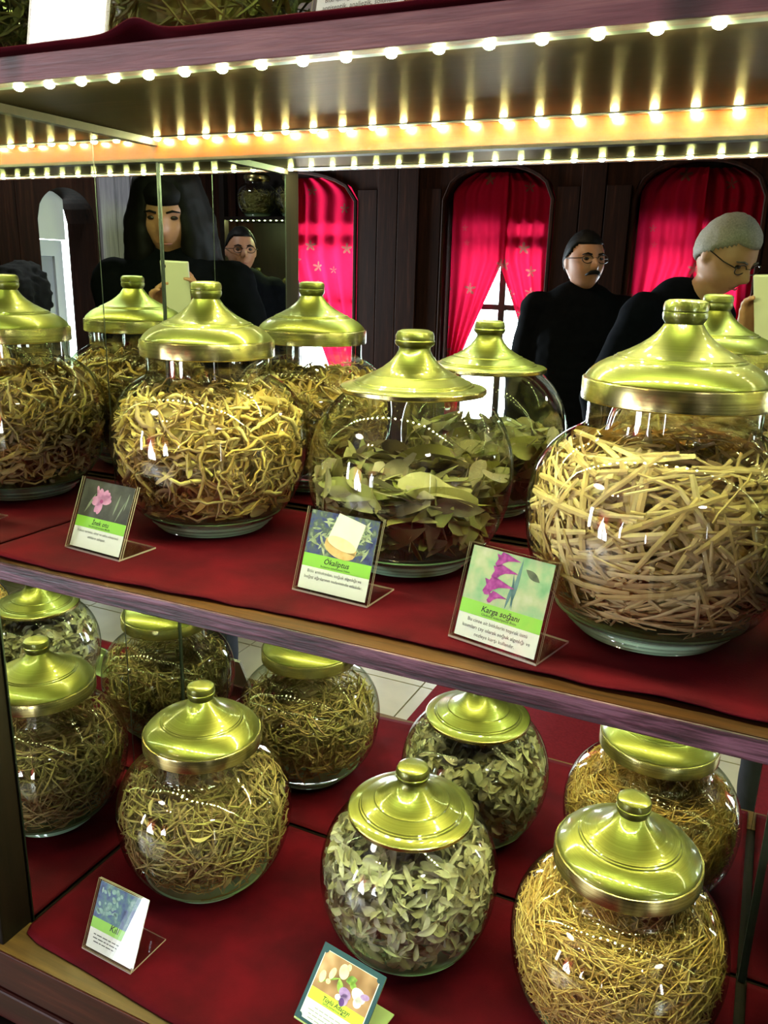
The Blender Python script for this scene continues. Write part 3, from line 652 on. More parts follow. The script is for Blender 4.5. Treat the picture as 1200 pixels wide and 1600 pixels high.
def mkvar(kind, num, seed, **kw):
    out = []; r = np.random.default_rng(seed)
    for i in range(num):
        if kind == 'strand':
            L = r.uniform(*kw['L']); path = strand_path(L, r.uniform(*kw['bow']), kw.get('wig',0), kw.get('n',7), seed*100+i)
            v, f = strand_mesh('s', path, r.uniform(*kw['rad']), kw.get('sides',4), kw.get('flat',1.0), kw.get('taper',0.5)); chk = path
            if kw.get('bud') and i % kw['bud'] == 0:
                # a swollen seed head at one end
                e = path[-1]; k0 = len(v); rb = r.uniform(0.0022,0.0036); bv = []
                for zz, rr in ((-0.9,0.35),(-0.4,0.9),(0.3,1.0),(0.9,0.4)):
                    for q in range(6): bv.append(e + np.array([zz*rb*1.3, rr*rb*np.cos(q*np.pi/3), rr*rb*np.sin(q*np.pi/3)]))
                v = np.concatenate([v, np.array(bv)]); f = f + [(k0+a*6+q, k0+a*6+(q+1)%6, k0+(a+1)*6+(q+1)%6, k0+(a+1)*6+q) for a in range(3) for q in range(6)] + [tuple(k0+18+q for q in range(6))]
            if kw.get('fork') and i % kw['fork'] == 0:
                m_ = path[len(path)//2]; b2 = np.array([m_, m_ + np.array([0.14*L, 0.10*L, 0.05*L*r.uniform(-1,1)]), m_ + np.array([0.26*L, 0.24*L, 0.10*L*r.uniform(-1,1)])])
                v2, f2 = strand_mesh('s', b2, kw['rad'][0], kw.get('sides',4), kw.get('flat',1.0), 0.4); k0 = len(v); v = np.concatenate([v, v2]); f = f + [tuple(i_+k0 for i_ in q) for q in f2]; chk = np.concatenate([path, b2])
        else:
            v, f = leaf_mesh(r.uniform(*kw['L']), r.uniform(*kw['W']), r.uniform(*kw['cup']), r.uniform(*kw['bend']), 9, seed*100+i, r.uniform(0,kw.get('curl',0.3)), kw.get('tip',1.0)); chk = v[::2]
        me = new_mesh(kw['name'], v.tolist(), f, kind != 'strand' or kw.get('sides',4) > 4)
        out.append((v, f, np.array(chk), me))
    return out
H = {}
H['root'] = herb('dried_root', [(166,134,94),(204,166,96),(220,188,112),(180,150,116),(230,206,130),(164,136,102)], 0.7, 0.1)
H['petal'] = herb('dried_root_bits', [(150,120,56),(190,160,70),(168,150,84),(200,178,90)], 0.7, 0.25)
H['euc'] = herb('eucalyptus_leaf', [(132,122,84),(122,118,62),(156,140,104),(150,146,74),(98,84,66),(168,150,126)], 0.5, 0.2, 40)
H['straw'] = herb('pale_straw', [(226,198,138),(206,172,118),(238,214,162),(184,148,104),(222,192,126),(166,130,96)], 0.5, 0.3)
H['stem'] = herb('green_brown_stem', [(146,130,80),(164,138,92),(124,112,64),(178,156,110),(142,110,78),(156,146,84)], 0.7, 0.15)
H['sage'] = herb('sage_leaf', [(184,174,154),(160,156,132),(196,188,166),(168,160,120),(150,138,124),(204,196,178)], 0.85, 0.2, 90)
H['gold'] = herb('golden_straw', [(220,184,112),(204,162,92),(232,202,136),(186,142,86),(226,192,120),(210,168,98)], 0.6, 0.2)

v_root = mkvar('strand', 16, 11, name='root', L=(0.035,0.085), bow=(-0.1,0.35), wig=0.10, n=9, rad=(0.0012,0.0033), sides=5, taper=0.55, fork=3)
v_root2 = mkvar('leaf', 5, 12, name='root', L=(0.018,0.034), W=(0.005,0.010), cup=(0.5,1.2), bend=(-0.3,0.3), curl=0.8)
v_root3 = mkvar('strand', 6, 13, name='root', L=(0.02,0.05), bow=(0,0.4), wig=0.15, n=8, rad=(0.0005,0.0009), sides=3, bud=2)
fill('dried_roots', 'tangled tan and yellow dried roots inside the jar beside the pink flower card', 'herbs', 'root', 'M1', v_root+v_root2+v_root3, H['root'], 1350, 260, 0.158, tang=0.7, hor=0.8, rin=0.55, seed=3)
v_euc = mkvar('leaf', 12, 21, name='leaf', L=(0.055,0.10), W=(0.014,0.026), cup=(-0.2,0.25), bend=(-0.25,0.25), curl=0.35, tip=0.85)
v_euc2 = mkvar('leaf', 6, 22, name='leaf', L=(0.022,0.045), W=(0.009,0.018), cup=(-0.3,0.3), bend=(-0.3,0.3), curl=0.5)
v_euc3 = mkvar('strand', 4, 23, name='leaf', L=(0.05,0.09), bow=(-0.1,0.3), wig=0.03, n=6, rad=(0.0005,0.0009), sides=3)
fill('eucalyptus_leaves', 'layered grey green eucalyptus leaves half filling the flat lidded jar', 'herbs', 'leaf', 'M2', v_euc+v_euc+v_euc2+v_euc3, H['euc'], 520, 240, 0.104, tang=0.9, rin=0.35, leaf=True, lay=0.9, seed=5)
v_str = mkvar('strand', 16, 31, name='blade', L=(0.07,0.15), bow=(0.10,0.42), wig=0.008, n=10, rad=(0.0012,0.0028), sides=4, flat=0.22, taper=0.35)
v_str2 = mkvar('strand', 8, 32, name='blade', L=(0.04,0.08), bow=(0.0,0.25), wig=0.02, n=7, rad=(0.0009,0.0018), sides=4, flat=0.4, taper=0.3)
fill('straw_blades', 'pale dried straw blades curled inside the large right jar on the middle shelf', 'herbs', 'blade', 'M3', v_str+v_str+v_str2, H['straw'], 1300, 290, 0.160, tang=0.97, hor=0.55, rin=0.6, seed=7)
v_stm = mkvar('strand', 14, 41, name='stem', L=(0.03,0.075), bow=(-0.1,0.3), wig=0.04, n=7, rad=(0.0007,0.0017), sides=4, taper=0.4, fork=2)
v_stm2 = mkvar('leaf', 4, 42, name='stem', L=(0.014,0.026), W=(0.003,0.007), cup=(0.3,1.0), bend=(-0.3,0.4), curl=0.8)
fill('herb_tangle', 'tangle of brown green dried stems inside the left jar of the lowest shelf', 'herbs', 'stem', 'L1', v_stm+v_stm+v_stm2, H['stem'], 1500, 290, 0.150, tang=0.75, hor=0.8, rin=0.5, seed=9)
v_sag = mkvar('leaf', 14, 51, name='leaf', L=(0.016,0.034), W=(0.005,0.0115), cup=(0.1,0.9), bend=(-0.35,0.35), curl=0.7, tip=0.9)
fill('sage_leaves', 'small pale grey green sage leaves inside the flat lidded jar below', 'herbs', 'leaf', 'L2', v_sag, H['sage'], 1900, 290, 0.150, tang=0.8, rin=0.55, leaf=True, lay=0.4, seed=13)
v_gld = mkvar('strand', 14, 61, name='straw', L=(0.04,0.10), bow=(-0.05,0.25), wig=0.012, n=6, rad=(0.0004,0.0009), sides=4, taper=0.2)
fill('golden_straw', 'fine golden straw inside the right jar of the lowest shelf', 'herbs', 'straw', 'L3', v_gld, H['gold'], 3000, 290, 0.160, tang=0.7, hor=0.8, rin=0.5, seed=15)
# ------------------------------------------------------------------ plant cards in their stands
def printmat(name, cols, scale=60.0, det=3.0, rough=0.5):
    k = N(name); b = k.bsdf(Roughness=rough); tc = k.n('ShaderNodeTexCoord'); nz = k.n('ShaderNodeTexNoise', i_Scale=scale, i_Detail=det)
    k.l(tc.outputs['Object'], nz.inputs['Vector']); n = len(cols)
    r = k.ramp(nz.outputs[0], [(0.3+0.4*i/(n-1), lin(c)) for i, c in enumerate(cols)]); k.l(r.outputs[0], b.inputs['Base Color']); return k.m
def text_mesh(body, width=None, size=0.005, shear=0.0, align='CENTER', bold=0.0):
    cu = bpy.data.curves.new('lettering', 'FONT'); cu.body = body; cu.size = size; cu.shear = shear; cu.align_x = align; cu.resolution_u = 2; cu.offset = 0.0; cu.fill_mode = 'FRONT'
    if bold: cu.offset = bold*size
    o = bpy.data.objects.new('lettering', cu); COL.objects.link(o); dg = bpy.context.evaluated_depsgraph_get()
    me = bpy.data.meshes.new_from_object(o.evaluated_get(dg)); bpy.data.objects.remove(o); bpy.data.curves.remove(cu)
    n = len(me.vertices); co = np.zeros(n*3); me.vertices.foreach_get('co', co); co = co.reshape(-1,3)
    if width and n:
        sc_ = width/(co[:,0].max()-co[:,0].min()); co *= sc_
    co = np.column_stack([co[:,0], np.zeros(n), co[:,1]]); me.vertices.foreach_set('co', co.reshape(-1)); me.materials.clear(); me.update()
    return me
def flat(pts, y): return [(p[0], y, p[1]) for p in pts]
def polys(name, plist, mat, parent, y):
    mb = MB()
    for pts in plist: mb.add(flat(pts, y), [tuple(range(len(pts)))])
    return mb.build(name, mat, parent)
def ell(cx, cz, a, b, rot=0, n=18, notch=0.0):
    out = []
    for i in range(n):
        t = 2*math.pi*i/n; r = 1 - notch*math.exp(-((t if t < math.pi else t-2*math.pi)/0.35)**2)
        x = a*r*math.cos(t); z = b*r*math.sin(t); out.append((cx + x*math.cos(rot)-z*math.sin(rot), cz + x*math.sin(rot)+z*math.cos(rot)))
    return out
def lance(cx, cz, L, wd, rot, n=7):
    up = [(L*(i/(n-1)-0.5), wd*0.5*math.sin(math.pi*i/(n-1))) for i in range(n)]; pts = up + [(x, -z) for x, z in reversed(up[1:-1])]
    return [(cx + x*math.cos(rot)-z*math.sin(rot), cz + x*math.sin(rot)+z*math.cos(rot)) for x, z in pts]
def word_bars(t, rows, y, mat, h=0.0011, seed=1):
    # lines of print too small to read: one dash for each word
    r = random.Random(seed); out = []
    for zc, x0, x1 in rows:
        x = x0
        while x < x1 - 0.002:
            w_ = min(r.uniform(0.003, 0.009), x1-x); out.append([(x,zc),(x+w_,zc),(x+w_,zc+h),(x,zc+h)]); x += w_ + 0.0012
    return polys('text_line', out, mat, t, y)
def stand(mid, yaw, tilt, Wd, Ht, foot, label, acrylic=True):
    t = thing('card_stand', label, 'card stand', mid, yaw)
    ti = -math.radians(tilt)
    mats = [M['acrylic'], M['acrylic_edge']]
    def sheet(name, y0, y1):
        mb = MB(); mb.box(-Wd/2, Wd/2, y0, y1, 0.0008, Ht); mb.mi = [1,1,0,1,0,1]
        o = mb.build(name, mats, t); o.rotation_euler = (ti, 0, 0); return o
    sheet('front_sheet', -0.0026, -0.0014); sheet('back_sheet', 0.0002, 0.0014)
    mb = MB(); mb.box(-Wd/2, Wd/2, -0.0026, foot, 0.0, 0.0018); mb.mi = [0,0,1,1,1,1]; mb.build('foot', mats, t)
    return t
def card(mid, yaw, tilt, Wd, Ht, label, z0=0.003, base='paper', th=0.0004, yoff=-0.0004):
    t = thing('plant_card', label, 'card', mid, yaw)
    t.rotation_euler = Euler((-math.radians(tilt), 0, yaw), 'XYZ')
    MB().box(-Wd/2, Wd/2, yoff, yoff+th, z0, z0+Ht).build('paper', M[base], t)
    return t
def layout(t, Wd, Ht, z0, photo, split, band, title, latin, lines, bandmat='green_band', yoff=-0.0004, tw=0.5, ink='ink'):
    y = yoff - 0.0001; x0, x1 = -Wd/2, Wd/2; zt = z0+Ht
    def rect(name, a, b, mat, yy): return MB().add([(x0,yy,z0+a*Ht),(x1,yy,z0+a*Ht),(x1,yy,z0+b*Ht),(x0,yy,z0+b*Ht)], [(0,1,2,3)]).build(name, mat, t)
    ph = rect('printed_photo', split, 1.0, photo, y); rect('title_band', band, split, M[bandmat], y)
    ty = y - 0.0001; bh = (split-band)*Ht
    tm = text_mesh(title, Wd*tw, shear=0.22, bold=0.012); o = put('title_lettering', tm, M[ink], t, (0, ty, z0+(band*Ht)+bh*0.40))
    if latin: put('latin_lettering', text_mesh(latin, Wd*0.44, shear=0.1, bold=0.005), M['ink'], t, (0, ty, z0+band*Ht+bh*0.13))
    for i, (s, wf) in enumerate(lines):
        put('text_line', text_mesh(s, Wd*wf), M['grey_ink'], t, (0, ty, z0+band*Ht - Ht*0.062*(i+1) - Ht*0.012*i - 0.0006))
    return ph, y - 0.0001
ZC = ZM + 0.0032
CW, CH = 0.0745, 0.0735
# 1 - pink flower card
mid = (0.1105, -0.267, ZC); ya = math.radians(-5.4)
stand(mid, ya, 23, 0.083, 0.0785, 0.049, 'clear acrylic card stand holding the pink flower card on the middle shelf')
t = card(mid, ya, 23, CW, CH, 'plant card with pink flower photo and green title band in acrylic stand')
ph, y = layout(t, CW, CH, 0.003, printmat('photo_dark_meadow', [(40,40,38),(66,66,60),(88,92,84)], 45), 0.46, 0.30, 'İnek otu', 'Vaccaria pyramidata Medik.', [('Kökün terletici, idrar ve safra söktürücü', 0.82), ('etkilere sahiptir.', 0.36)], tw=0.34)
polys('printed_stalk', [lance(0.017,0.055,0.024,0.0024,1.35), lance(0.024,0.049,0.026,0.0018,1.2), lance(-0.022,0.052,0.026,0.003,1.1), lance(0.030,0.06,0.02,0.002,1.4)], printmat('print_pale_stalk', [(120,134,112),(150,160,140)], 80), t, y)
fc = (-0.006, 0.0555)
polys('printed_flower', [ell(fc[0]+0.0078*math.cos(a), fc[1]+0.0078*math.sin(a), 0.0078, 0.0052, a, 20, 0.35) for a in (0.35, 1.0, 2.05, 3.2, 4.35)] + [ell(fc[0]-0.009, fc[1]+0.012, 0.0018, 0.004, 0.3)], printmat('print_pink', [(206,134,186),(226,160,206)], 160), t, y-0.0001)
polys('printed_flower_centre', [ell(fc[0], fc[1], 0.0024, 0.0022)], printmat('print_magenta', [(168,60,130),(190,84,150)], 200), t, y-0.0002)
# 2 - eucalyptus card
mid = (0.388, -0.254, ZC); ya = math.radians(-4.3)
stand(mid, ya, 20, 0.083, 0.081, 0.049, 'clear acrylic card stand in front of the eucalyptus leaf jar')
t = card(mid, ya, 20, CW, 0.0755, 'plant card with photo of a white bottle among leaves, green title band')
ph, y = layout(t, CW, 0.0755, 0.003, printmat('photo_blue_leaves', [(30,40,96),(62,74,132),(84,100,90),(150,166,140)], 110, 5), 0.45, 0.285, 'Ökaliptus', 'Eucalyptus camaldulensis Dehnh.', [('Bitki antioksidan, soğuk algınlığı ve', 0.80), ('boğaz ağrılarının tedavisinde etkilidir.', 0.86)], tw=0.37)
rl = random.Random(4); z0_ = 0.003+0.0755*0.45
polys('printed_leaf', [lance(rl.uniform(-0.031,0.031), rl.uniform(z0_+0.006, 0.072), rl.uniform(0.008,0.016), 0.0026, rl.uniform(-1.2,1.2)) for _ in range(46)], printmat('print_leaf', [(110,128,100),(170,184,150),(200,206,180)], 90), t, y)
def rotp(pts, c, a): return [(c[0]+(x-c[0])*math.cos(a)-(z-c[1])*math.sin(a), c[1]+(x-c[0])*math.sin(a)+(z-c[1])*math.cos(a)) for x, z in pts]
bc = (0.004, 0.058); ra = -0.22
bt = [(-0.014,0.053),(-0.011,0.0775),(0.021,0.0775),(0.019,0.053)]
polys('printed_bottle', [rotp([(-0.013,0.050),(-0.011,0.0765),(0.020,0.0765),(0.020,0.050)], bc, ra)[::1]], printmat('print_bottle_white', [(250,244,230),(255,252,246)], 60), t, y-0.0001)
polys('printed_bottle_rim', [rotp(ell(0.0035,0.0455,0.0178,0.0085), bc, ra), rotp([(-0.0143,0.0455),(-0.0143,0.0505),(0.0213,0.0505),(0.0213,0.0455)], bc, ra)], printmat('print_amber', [(226,176,108),(244,208,150)], 120), t, y-0.0002)
polys('printed_bottle_mouth', [rotp(ell(0.0035,0.0505,0.0165,0.0058), bc, ra)], printmat('print_cream', [(250,226,180),(255,240,206)], 120), t, y-0.0003)
# 3 - gladiolus card
mid = (0.5575, -0.2890, ZC+0.0004); ya = math.radians(-13.5)
stand(mid, ya, 18.5, 0.083, 0.0815, 0.054, 'clear acrylic card stand in front of the straw blade jar')
t = card(mid, ya, 18.5, 0.0755, 0.0765, 'plant card with purple gladiolus photo and green title band')
ph, y = layout(t, 0.0755, 0.0765, 0.003, printmat('photo_pale_meadow', [(112,170,128),(150,190,150),(186,196,160),(204,206,186)], 55, 3), 0.415, 0.26, 'Karga soğanı', 'Gladiolus kotschyanus Boiss.', [('Bu cinse ait bitkilerin toprak üstü', 0.74), ('kısımları çay olarak soğuk algınlığı ve', 0.84), ('nezleye karşı kullanılır.', 0.50)], tw=0.47)
polys('printed_stalk', [lance(0.0085,0.057,0.042,0.0036,1.50), lance(0.0045,0.047,0.026,0.003,1.42), lance(0.0065,0.050,0.03,0.0024,1.72)], printmat('print_blue_stalk', [(80,124,134),(112,150,156)], 100), t, y)
def glad(cx, cz, s): return [(cx+s*a, cz+s*b) for a, b in ((-0.0105,-0.0050),(-0.0085,-0.0005),(-0.0105,0.0035),(-0.0070,0.0030),(-0.0055,0.0060),(-0.0010,0.0052),(0.0040,0.0036),(0.0125,0.0012),(0.0060,0.0004),(0.0010,-0.0006),(-0.0030,-0.0030),(-0.0060,-0.0070),(-0.0085,-0.0072))]
polys('printed_flower', [glad(-0.004,0.0735,1.0), glad(-0.0045,0.0632,1.05), glad(-0.0075,0.0508,1.25), glad(-0.0065,0.0418,0.8)], printmat('print_purple', [(120,24,118),(168,44,156),(196,86,182)], 170), t, y-0.0001)
polys('printed_spot', [lance(0.021,0.0665,0.016,0.0062,-0.5)], printmat('print_dark_spot', [(70,80,60),(104,112,88)], 150), t, y-0.0001)
# 4 - small card on the lowest shelf, left
mid = (0.126, -0.309, 0.0032); ya = math.radians(-3.0)
stand(mid, ya, 24, 0.0775, 0.082, 0.056, 'clear acrylic card stand at the front left of the lowest shelf')
t = card(mid, ya, 24, 0.071, 0.0765, 'plant card with blue flower photo, glare across it, on the lowest shelf')
ph, y = layout(t, 0.071, 0.0765, 0.003, printmat('photo_blue_shrub', [(26,44,104),(60,90,150),(84,130,140),(150,186,190)], 80, 5), 0.46, 0.30, 'Kıll', None, [], tw=0.2)
polys('printed_flower', [ell(rl.uniform(-0.03,0.0), rl.uniform(0.045,0.075), rl.uniform(0.0015,0.004), rl.uniform(0.0012,0.003), rl.uniform(0,3), 8) for _ in range(30)], printmat('print_pale_teal', [(110,160,160),(160,196,200)], 120), t, y)
# 5 - teal bordered card in front of the sage jar
word_bars(t, [(0.0195,-0.028,0.012),(0.0155,-0.028,0.010),(0.0115,-0.026,0.006)], y, M['grey_ink'])
BLx, BLy, ya, ti5 = 0.3606, -0.2785, math.radians(-9.4), 44
mid = (BLx + 0.0415*math.cos(ya), BLy + 0.0415*math.sin(ya), 0.0036)
t5 = thing('card_stand', 'pale green card stand with folded foot in front of the sage jar', 'card stand', mid, ya)
M['pale_green'] = plain('pale_green_plastic', (196,206,150), 0.4, 0, 0.04)
MB().box(-0.041, 0.041, 0.0006, 0.0022, 0.001, 0.0795).build('back_plate', M['pale_green'], t5, rot=(-math.radians(ti5),0,0))
MB().box(-0.041, 0.046, 0.0, 0.066, -0.0006, 0.001).build('foot', M['pale_green'], t5)
t = thing('plant_card', 'teal bordered plant card with white and violet flowers at the bottom edge', 'card', mid, ya); t.rotation_euler = Euler((-math.radians(ti5),0,ya),'XYZ')
MB().box(-0.0415, 0.0415, -0.0006, 0.0004, 0.002, 0.080).build('border', M['teal'], t)
IW, IH = 0.0715, 0.0685
pp = MB().add([(-IW/2-0.001,-0.0007,0.005),(IW/2+0.001,-0.0007,0.005),(IW/2+0.001,-0.0007,0.0745),(-IW/2-0.001,-0.0007,0.0745)],[(0,1,2,3)]).build('paper', M['paper'], t)
ph, y = layout(t, IW, IH, 0.0055, printmat('photo_brown_blur', [(84,54,34),(140,98,62),(176,132,98),(206,178,150)], 26, 2), 0.445, 0.275, 'Tüylü Adaçayı', 'Salvia tomentosa Miller', [], 'lime_band', -0.0008, tw=0.50)
word_bars(t, [(0.0185,-0.022,0.024),(0.0148,-0.029,0.028),(0.0111,-0.027,0.026),(0.0074,-0.026,0.02)], y, plain('faint_grey_ink',(150,152,156),0.6,0,0.02), 0.0009, 3)
for sx_ in (-1,1):
    for zz in (0.0055, 0.074): polys('corner_dot', [ell(sx_*IW/2, zz, 0.0032, 0.0032)], M['teal'], t, y-0.0001)
polys('printed_leaf', [lance(-0.004,0.049,0.017,0.0075,-1.0), lance(0.006,0.060,0.014,0.009,0.5), lance(0.010,0.056,0.012,0.007,-0.4), lance(-0.015,0.052,0.018,0.002,0.5), lance(-0.026,0.045,0.012,0.0022,0.6)], printmat('print_fresh_green', [(70,110,40),(128,160,60),(176,196,96)], 110), t, y)
polys('printed_bud', [ell(-0.006,0.0635,0.0062,0.0075,0.3), ell(-0.002,0.0695,0.0028,0.0035,0.2), ell(-0.018,0.0565,0.0036,0.0062,-0.2), ell(-0.028,0.0490,0.0040,0.0062,0), ell(-0.0195,0.0475,0.003,0.0026,0)], printmat('print_pale_yellow', [(226,214,150),(240,232,196)], 130), t, y-0.0001)
polys('printed_flower', [ell(0.020,0.0505,0.0095,0.0062,-0.3), ell(0.0215,0.0445,0.0052,0.0055,0), ell(-0.0015,0.0395,0.004,0.003,0.2)], printmat('print_white_lilac', [(232,222,230),(246,238,240)], 130), t, y-0.0002)
polys('printed_violet_petal', [ell(0.0275,0.0525,0.0055,0.0030,0.2), ell(0.0045,0.0455,0.0078,0.0055,-0.2), ell(0.006,0.0400,0.0052,0.0058,0.1)], printmat('print_violet', [(150,112,186),(184,152,212)], 150), t, y-0.0003)
polys('printed_dark_petal', [ell(0.0045,0.0370,0.0034,0.0040,0.4)], printmat('print_deep_violet', [(70,34,110),(96,54,140)], 150), t, y-0.0004)
# 6, 7 - cards on the top shelf
mid = (0.163, -0.305, 0.9575); ya = math.radians(2)
stand(mid, ya, 12, 0.083, 0.08, 0.05, 'clear acrylic card stand with white card at the left of the top shelf')
t = card(mid, ya, 12, 0.0775, 0.0745, 'plant card left blank white to stand for glare, at the left of the top shelf')  # blank white paper stands in for glare washing out the print
mid = (0.4325, -0.301, 0.9575); ya = math.radians(-3)
stand(mid, ya, 14, 0.077, 0.08, 0.05, 'clear acrylic card stand with green banded card on the top shelf')
t = card(mid, ya, 14, 0.0715, 0.0745, 'plant card with green band and two text lines on the top shelf')
layout(t, 0.0715, 0.0745, 0.003, M['paper'], 0.33, 0.165, '.', None, [('Bitki içindiği karvakrol nedeni ile', 0.80), ('antiseptik, analjezik, solunum', 0.84)], tw=0.01)
# jars on the top shelf (only their lower parts show under the picture's top edge)
TJ = {'T1': ('A', 0.165, -0.150, 0.9525), 'T2': ('B', 0.43, -0.150, 0.9525), 'T3': ('A', 0.69, -0.15, 0.9525)}
TL = {'T1': ('glass jar of olive green stalks behind the white card on the top shelf','olive green dried stalks in the top shelf jar behind the white card'), 'T2': ('glass jar of dark green herbs behind the green banded card on the top shelf','dark green dried herb in the top shelf jar behind the green banded card'), 'T3': ('glass jar of dark herbs at the right of the top shelf','dark dried herb in the right jar of the top shelf')}
H['olive'] = herb('olive_stalk', [(128,124,66),(150,146,82),(108,104,54),(166,154,92)], 0.7, 0.15)
v_ol = mkvar('strand', 10, 71, name='stalk', L=(0.04,0.09), bow=(-0.1,0.3), wig=0.03, n=6, rad=(0.001,0.0024), sides=4, taper=0.3, fork=2) + mkvar('leaf', 4, 72, name='stalk', L=(0.02,0.04), W=(0.006,0.012), cup=(0.2,0.8), bend=(-0.3,0.3), curl=0.7)
for i, (n_, q) in enumerate(TJ.items()):
    jar(TL[n_][0], q[0], q[1], q[2], q[3] + CLOTH_T, rot=i)
    fill('dried_herb', TL[n_][1], 'herbs', 'stalk', None, v_ol, H['olive'] if i == 0 else H['stem'], 420, 110, 0.15, tang=0.75, hor=0.8, rin=0.6, xyz=q, seed=70+i)
# ------------------------------------------------------------------ people in the room (seen in the mirrors)
def capsule(mb, p, q, r0, r1, sides=14, sx=None):
    p, q = Vector(p), Vector(q); d = (q-p); L = d.length; d = d.normalized() if L > 1e-6 else Vector((0,0,1))
    pts = []; rad = []
    for a in (-80,-50,-20): pts.append(p + d*r0*math.sin(math.radians(a))); rad.append(r0*math.cos(math.radians(a)))
    for a in (20,50,80): pts.append(q + d*r1*math.sin(math.radians(a))); rad.append(r1*math.cos(math.radians(a)))
    mb.tube(pts, rad, sides)
def chain(mb, pts, rad):
    for i in range(len(pts)-1): capsule(mb, pts[i], pts[i+1], rad[i], rad[i+1])
def ellipsoid(mb, c, a, b, h, rot=None, nu=20, nv=14):
    vs = []; fs = []
    for j in range(1, nv):
        t = math.pi*j/nv - math.pi/2
        for i in range(nu):
            u = 2*math.pi*i/nu; v = Vector((a*math.cos(t)*math.cos(u), b*math.cos(t)*math.sin(u), h*math.sin(t)))
            if rot is not None: v = rot @ v
            vs.append(Vector(c)+v)
    for j in range(nv-2):
        for i in range(nu): i2 = (i+1) % nu; fs.append((j*nu+i, j*nu+i2, (j+1)*nu+i2, (j+1)*nu+i))
    fs.append(tuple(reversed(range(nu)))); fs.append(tuple(range((nv-2)*nu, (nv-1)*nu)))
    mb.add(vs, fs)
def remesh(name, mb, voxel, mat, parent, it=4, noise_amp=0.0, ns=9.0):
    me = mb.mesh(name); o = bpy.data.objects.new(name, me); COL.objects.link(o)
    r = o.modifiers.new('r', 'REMESH'); r.mode = 'VOXEL'; r.voxel_size = voxel; r.use_smooth_shade = True
    if it: s = o.modifiers.new('s', 'SMOOTH'); s.factor = 0.5; s.iterations = it
    dg = bpy.context.evaluated_depsgraph_get(); m2 = bpy.data.meshes.new_from_object(o.evaluated_get(dg)); bpy.data.objects.remove(o); bpy.data.meshes.remove(me)
    if noise_amp:
        n = len(m2.vertices); co = np.zeros(n*3); m2.vertices.foreach_get('co', co); co = co.reshape(-1,3); nr = np.zeros(n*3); m2.vertices.foreach_get('normal', nr); nr = nr.reshape(-1,3)
        dd = np.array([noise.noise((c[0]*ns, c[1]*ns, c[2]*ns*1.6)) + 0.5*noise.noise((c[0]*ns*2.5, c[1]*ns*2.5, c[2]*ns*4)) for c in co])
        m2.vertices.foreach_set('co', (co + nr*dd[:,None]*noise_amp).reshape(-1)); m2.update()
    m2.polygons.foreach_set('use_smooth', [True]*len(m2.polygons)); m2.materials.clear(); m2.name = name
    return put(name, m2, mat, parent)
HA, HB_, HC = 0.076, 0.097, 0.118
def head_pt(t, u, grow=0.0):
    # t: -pi/2 (chin) .. pi/2 (crown), u: angle, y is forward
    x = HA*math.cos(t)*math.cos(u); y = HB_*math.cos(t)*math.sin(u); z = HC*math.sin(t)
    if z < 0:
        k_ = (-z/HC); x *= 1 - 0.30*k_**1.6; y = y*(1-0.25*k_**2) + 0.020*k_
    if y > 0:
        g = lambda cx, cz, sx, sz: math.exp(-((x-cx)/sx)**2 - ((z-cz)/sz)**2)
        y += 0.026*g(0,-0.022,0.012,0.017) + 0.016*g(0,-0.002,0.008,0.022) + 0.005*(g(-0.03,0.026,0.022,0.008)+g(0.03,0.026,0.022,0.008)) - 0.009*(g(-0.031,0.008,0.015,0.011)+g(0.031,0.008,0.015,0.011)) + 0.006*g(0,-0.056,0.022,0.006) + 0.005*g(0,-0.068,0.018,0.006) - 0.003*g(0,-0.062,0.02,0.003) + 0.008*g(0,-0.095,0.02,0.015) + 0.004*(g(-0.045,-0.025,0.02,0.02)+g(0.045,-0.025,0.02,0.02))
    v = Vector((x, y, z))
    if grow: v += v.normalized()*grow
    return v
def head_mesh(mb, mtx):
    nu, nv = 56, 44; vs = []; fs = []
    for j in range(1, nv):
        for i in range(nu): vs.append(mtx @ head_pt(math.pi*j/nv - math.pi/2, 2*math.pi*i/nu))
    for j in range(nv-2):
        for i in range(nu): i2 = (i+1) % nu; fs.append((j*nu+i, j*nu+i2, (j+1)*nu+i2, (j+1)*nu+i))
    fs.append(tuple(reversed(range(nu)))); fs.append(tuple(range((nv-2)*nu, (nv-1)*nu))); mb.add(vs, fs)
    for sx in (-1,1):
        e = MB(); ellipsoid(e, (sx*0.077,-0.008,-0.004), 0.007, 0.017, 0.030, None, 12, 8); mb.add([mtx @ Vector(v) for v in e.v], e.f)
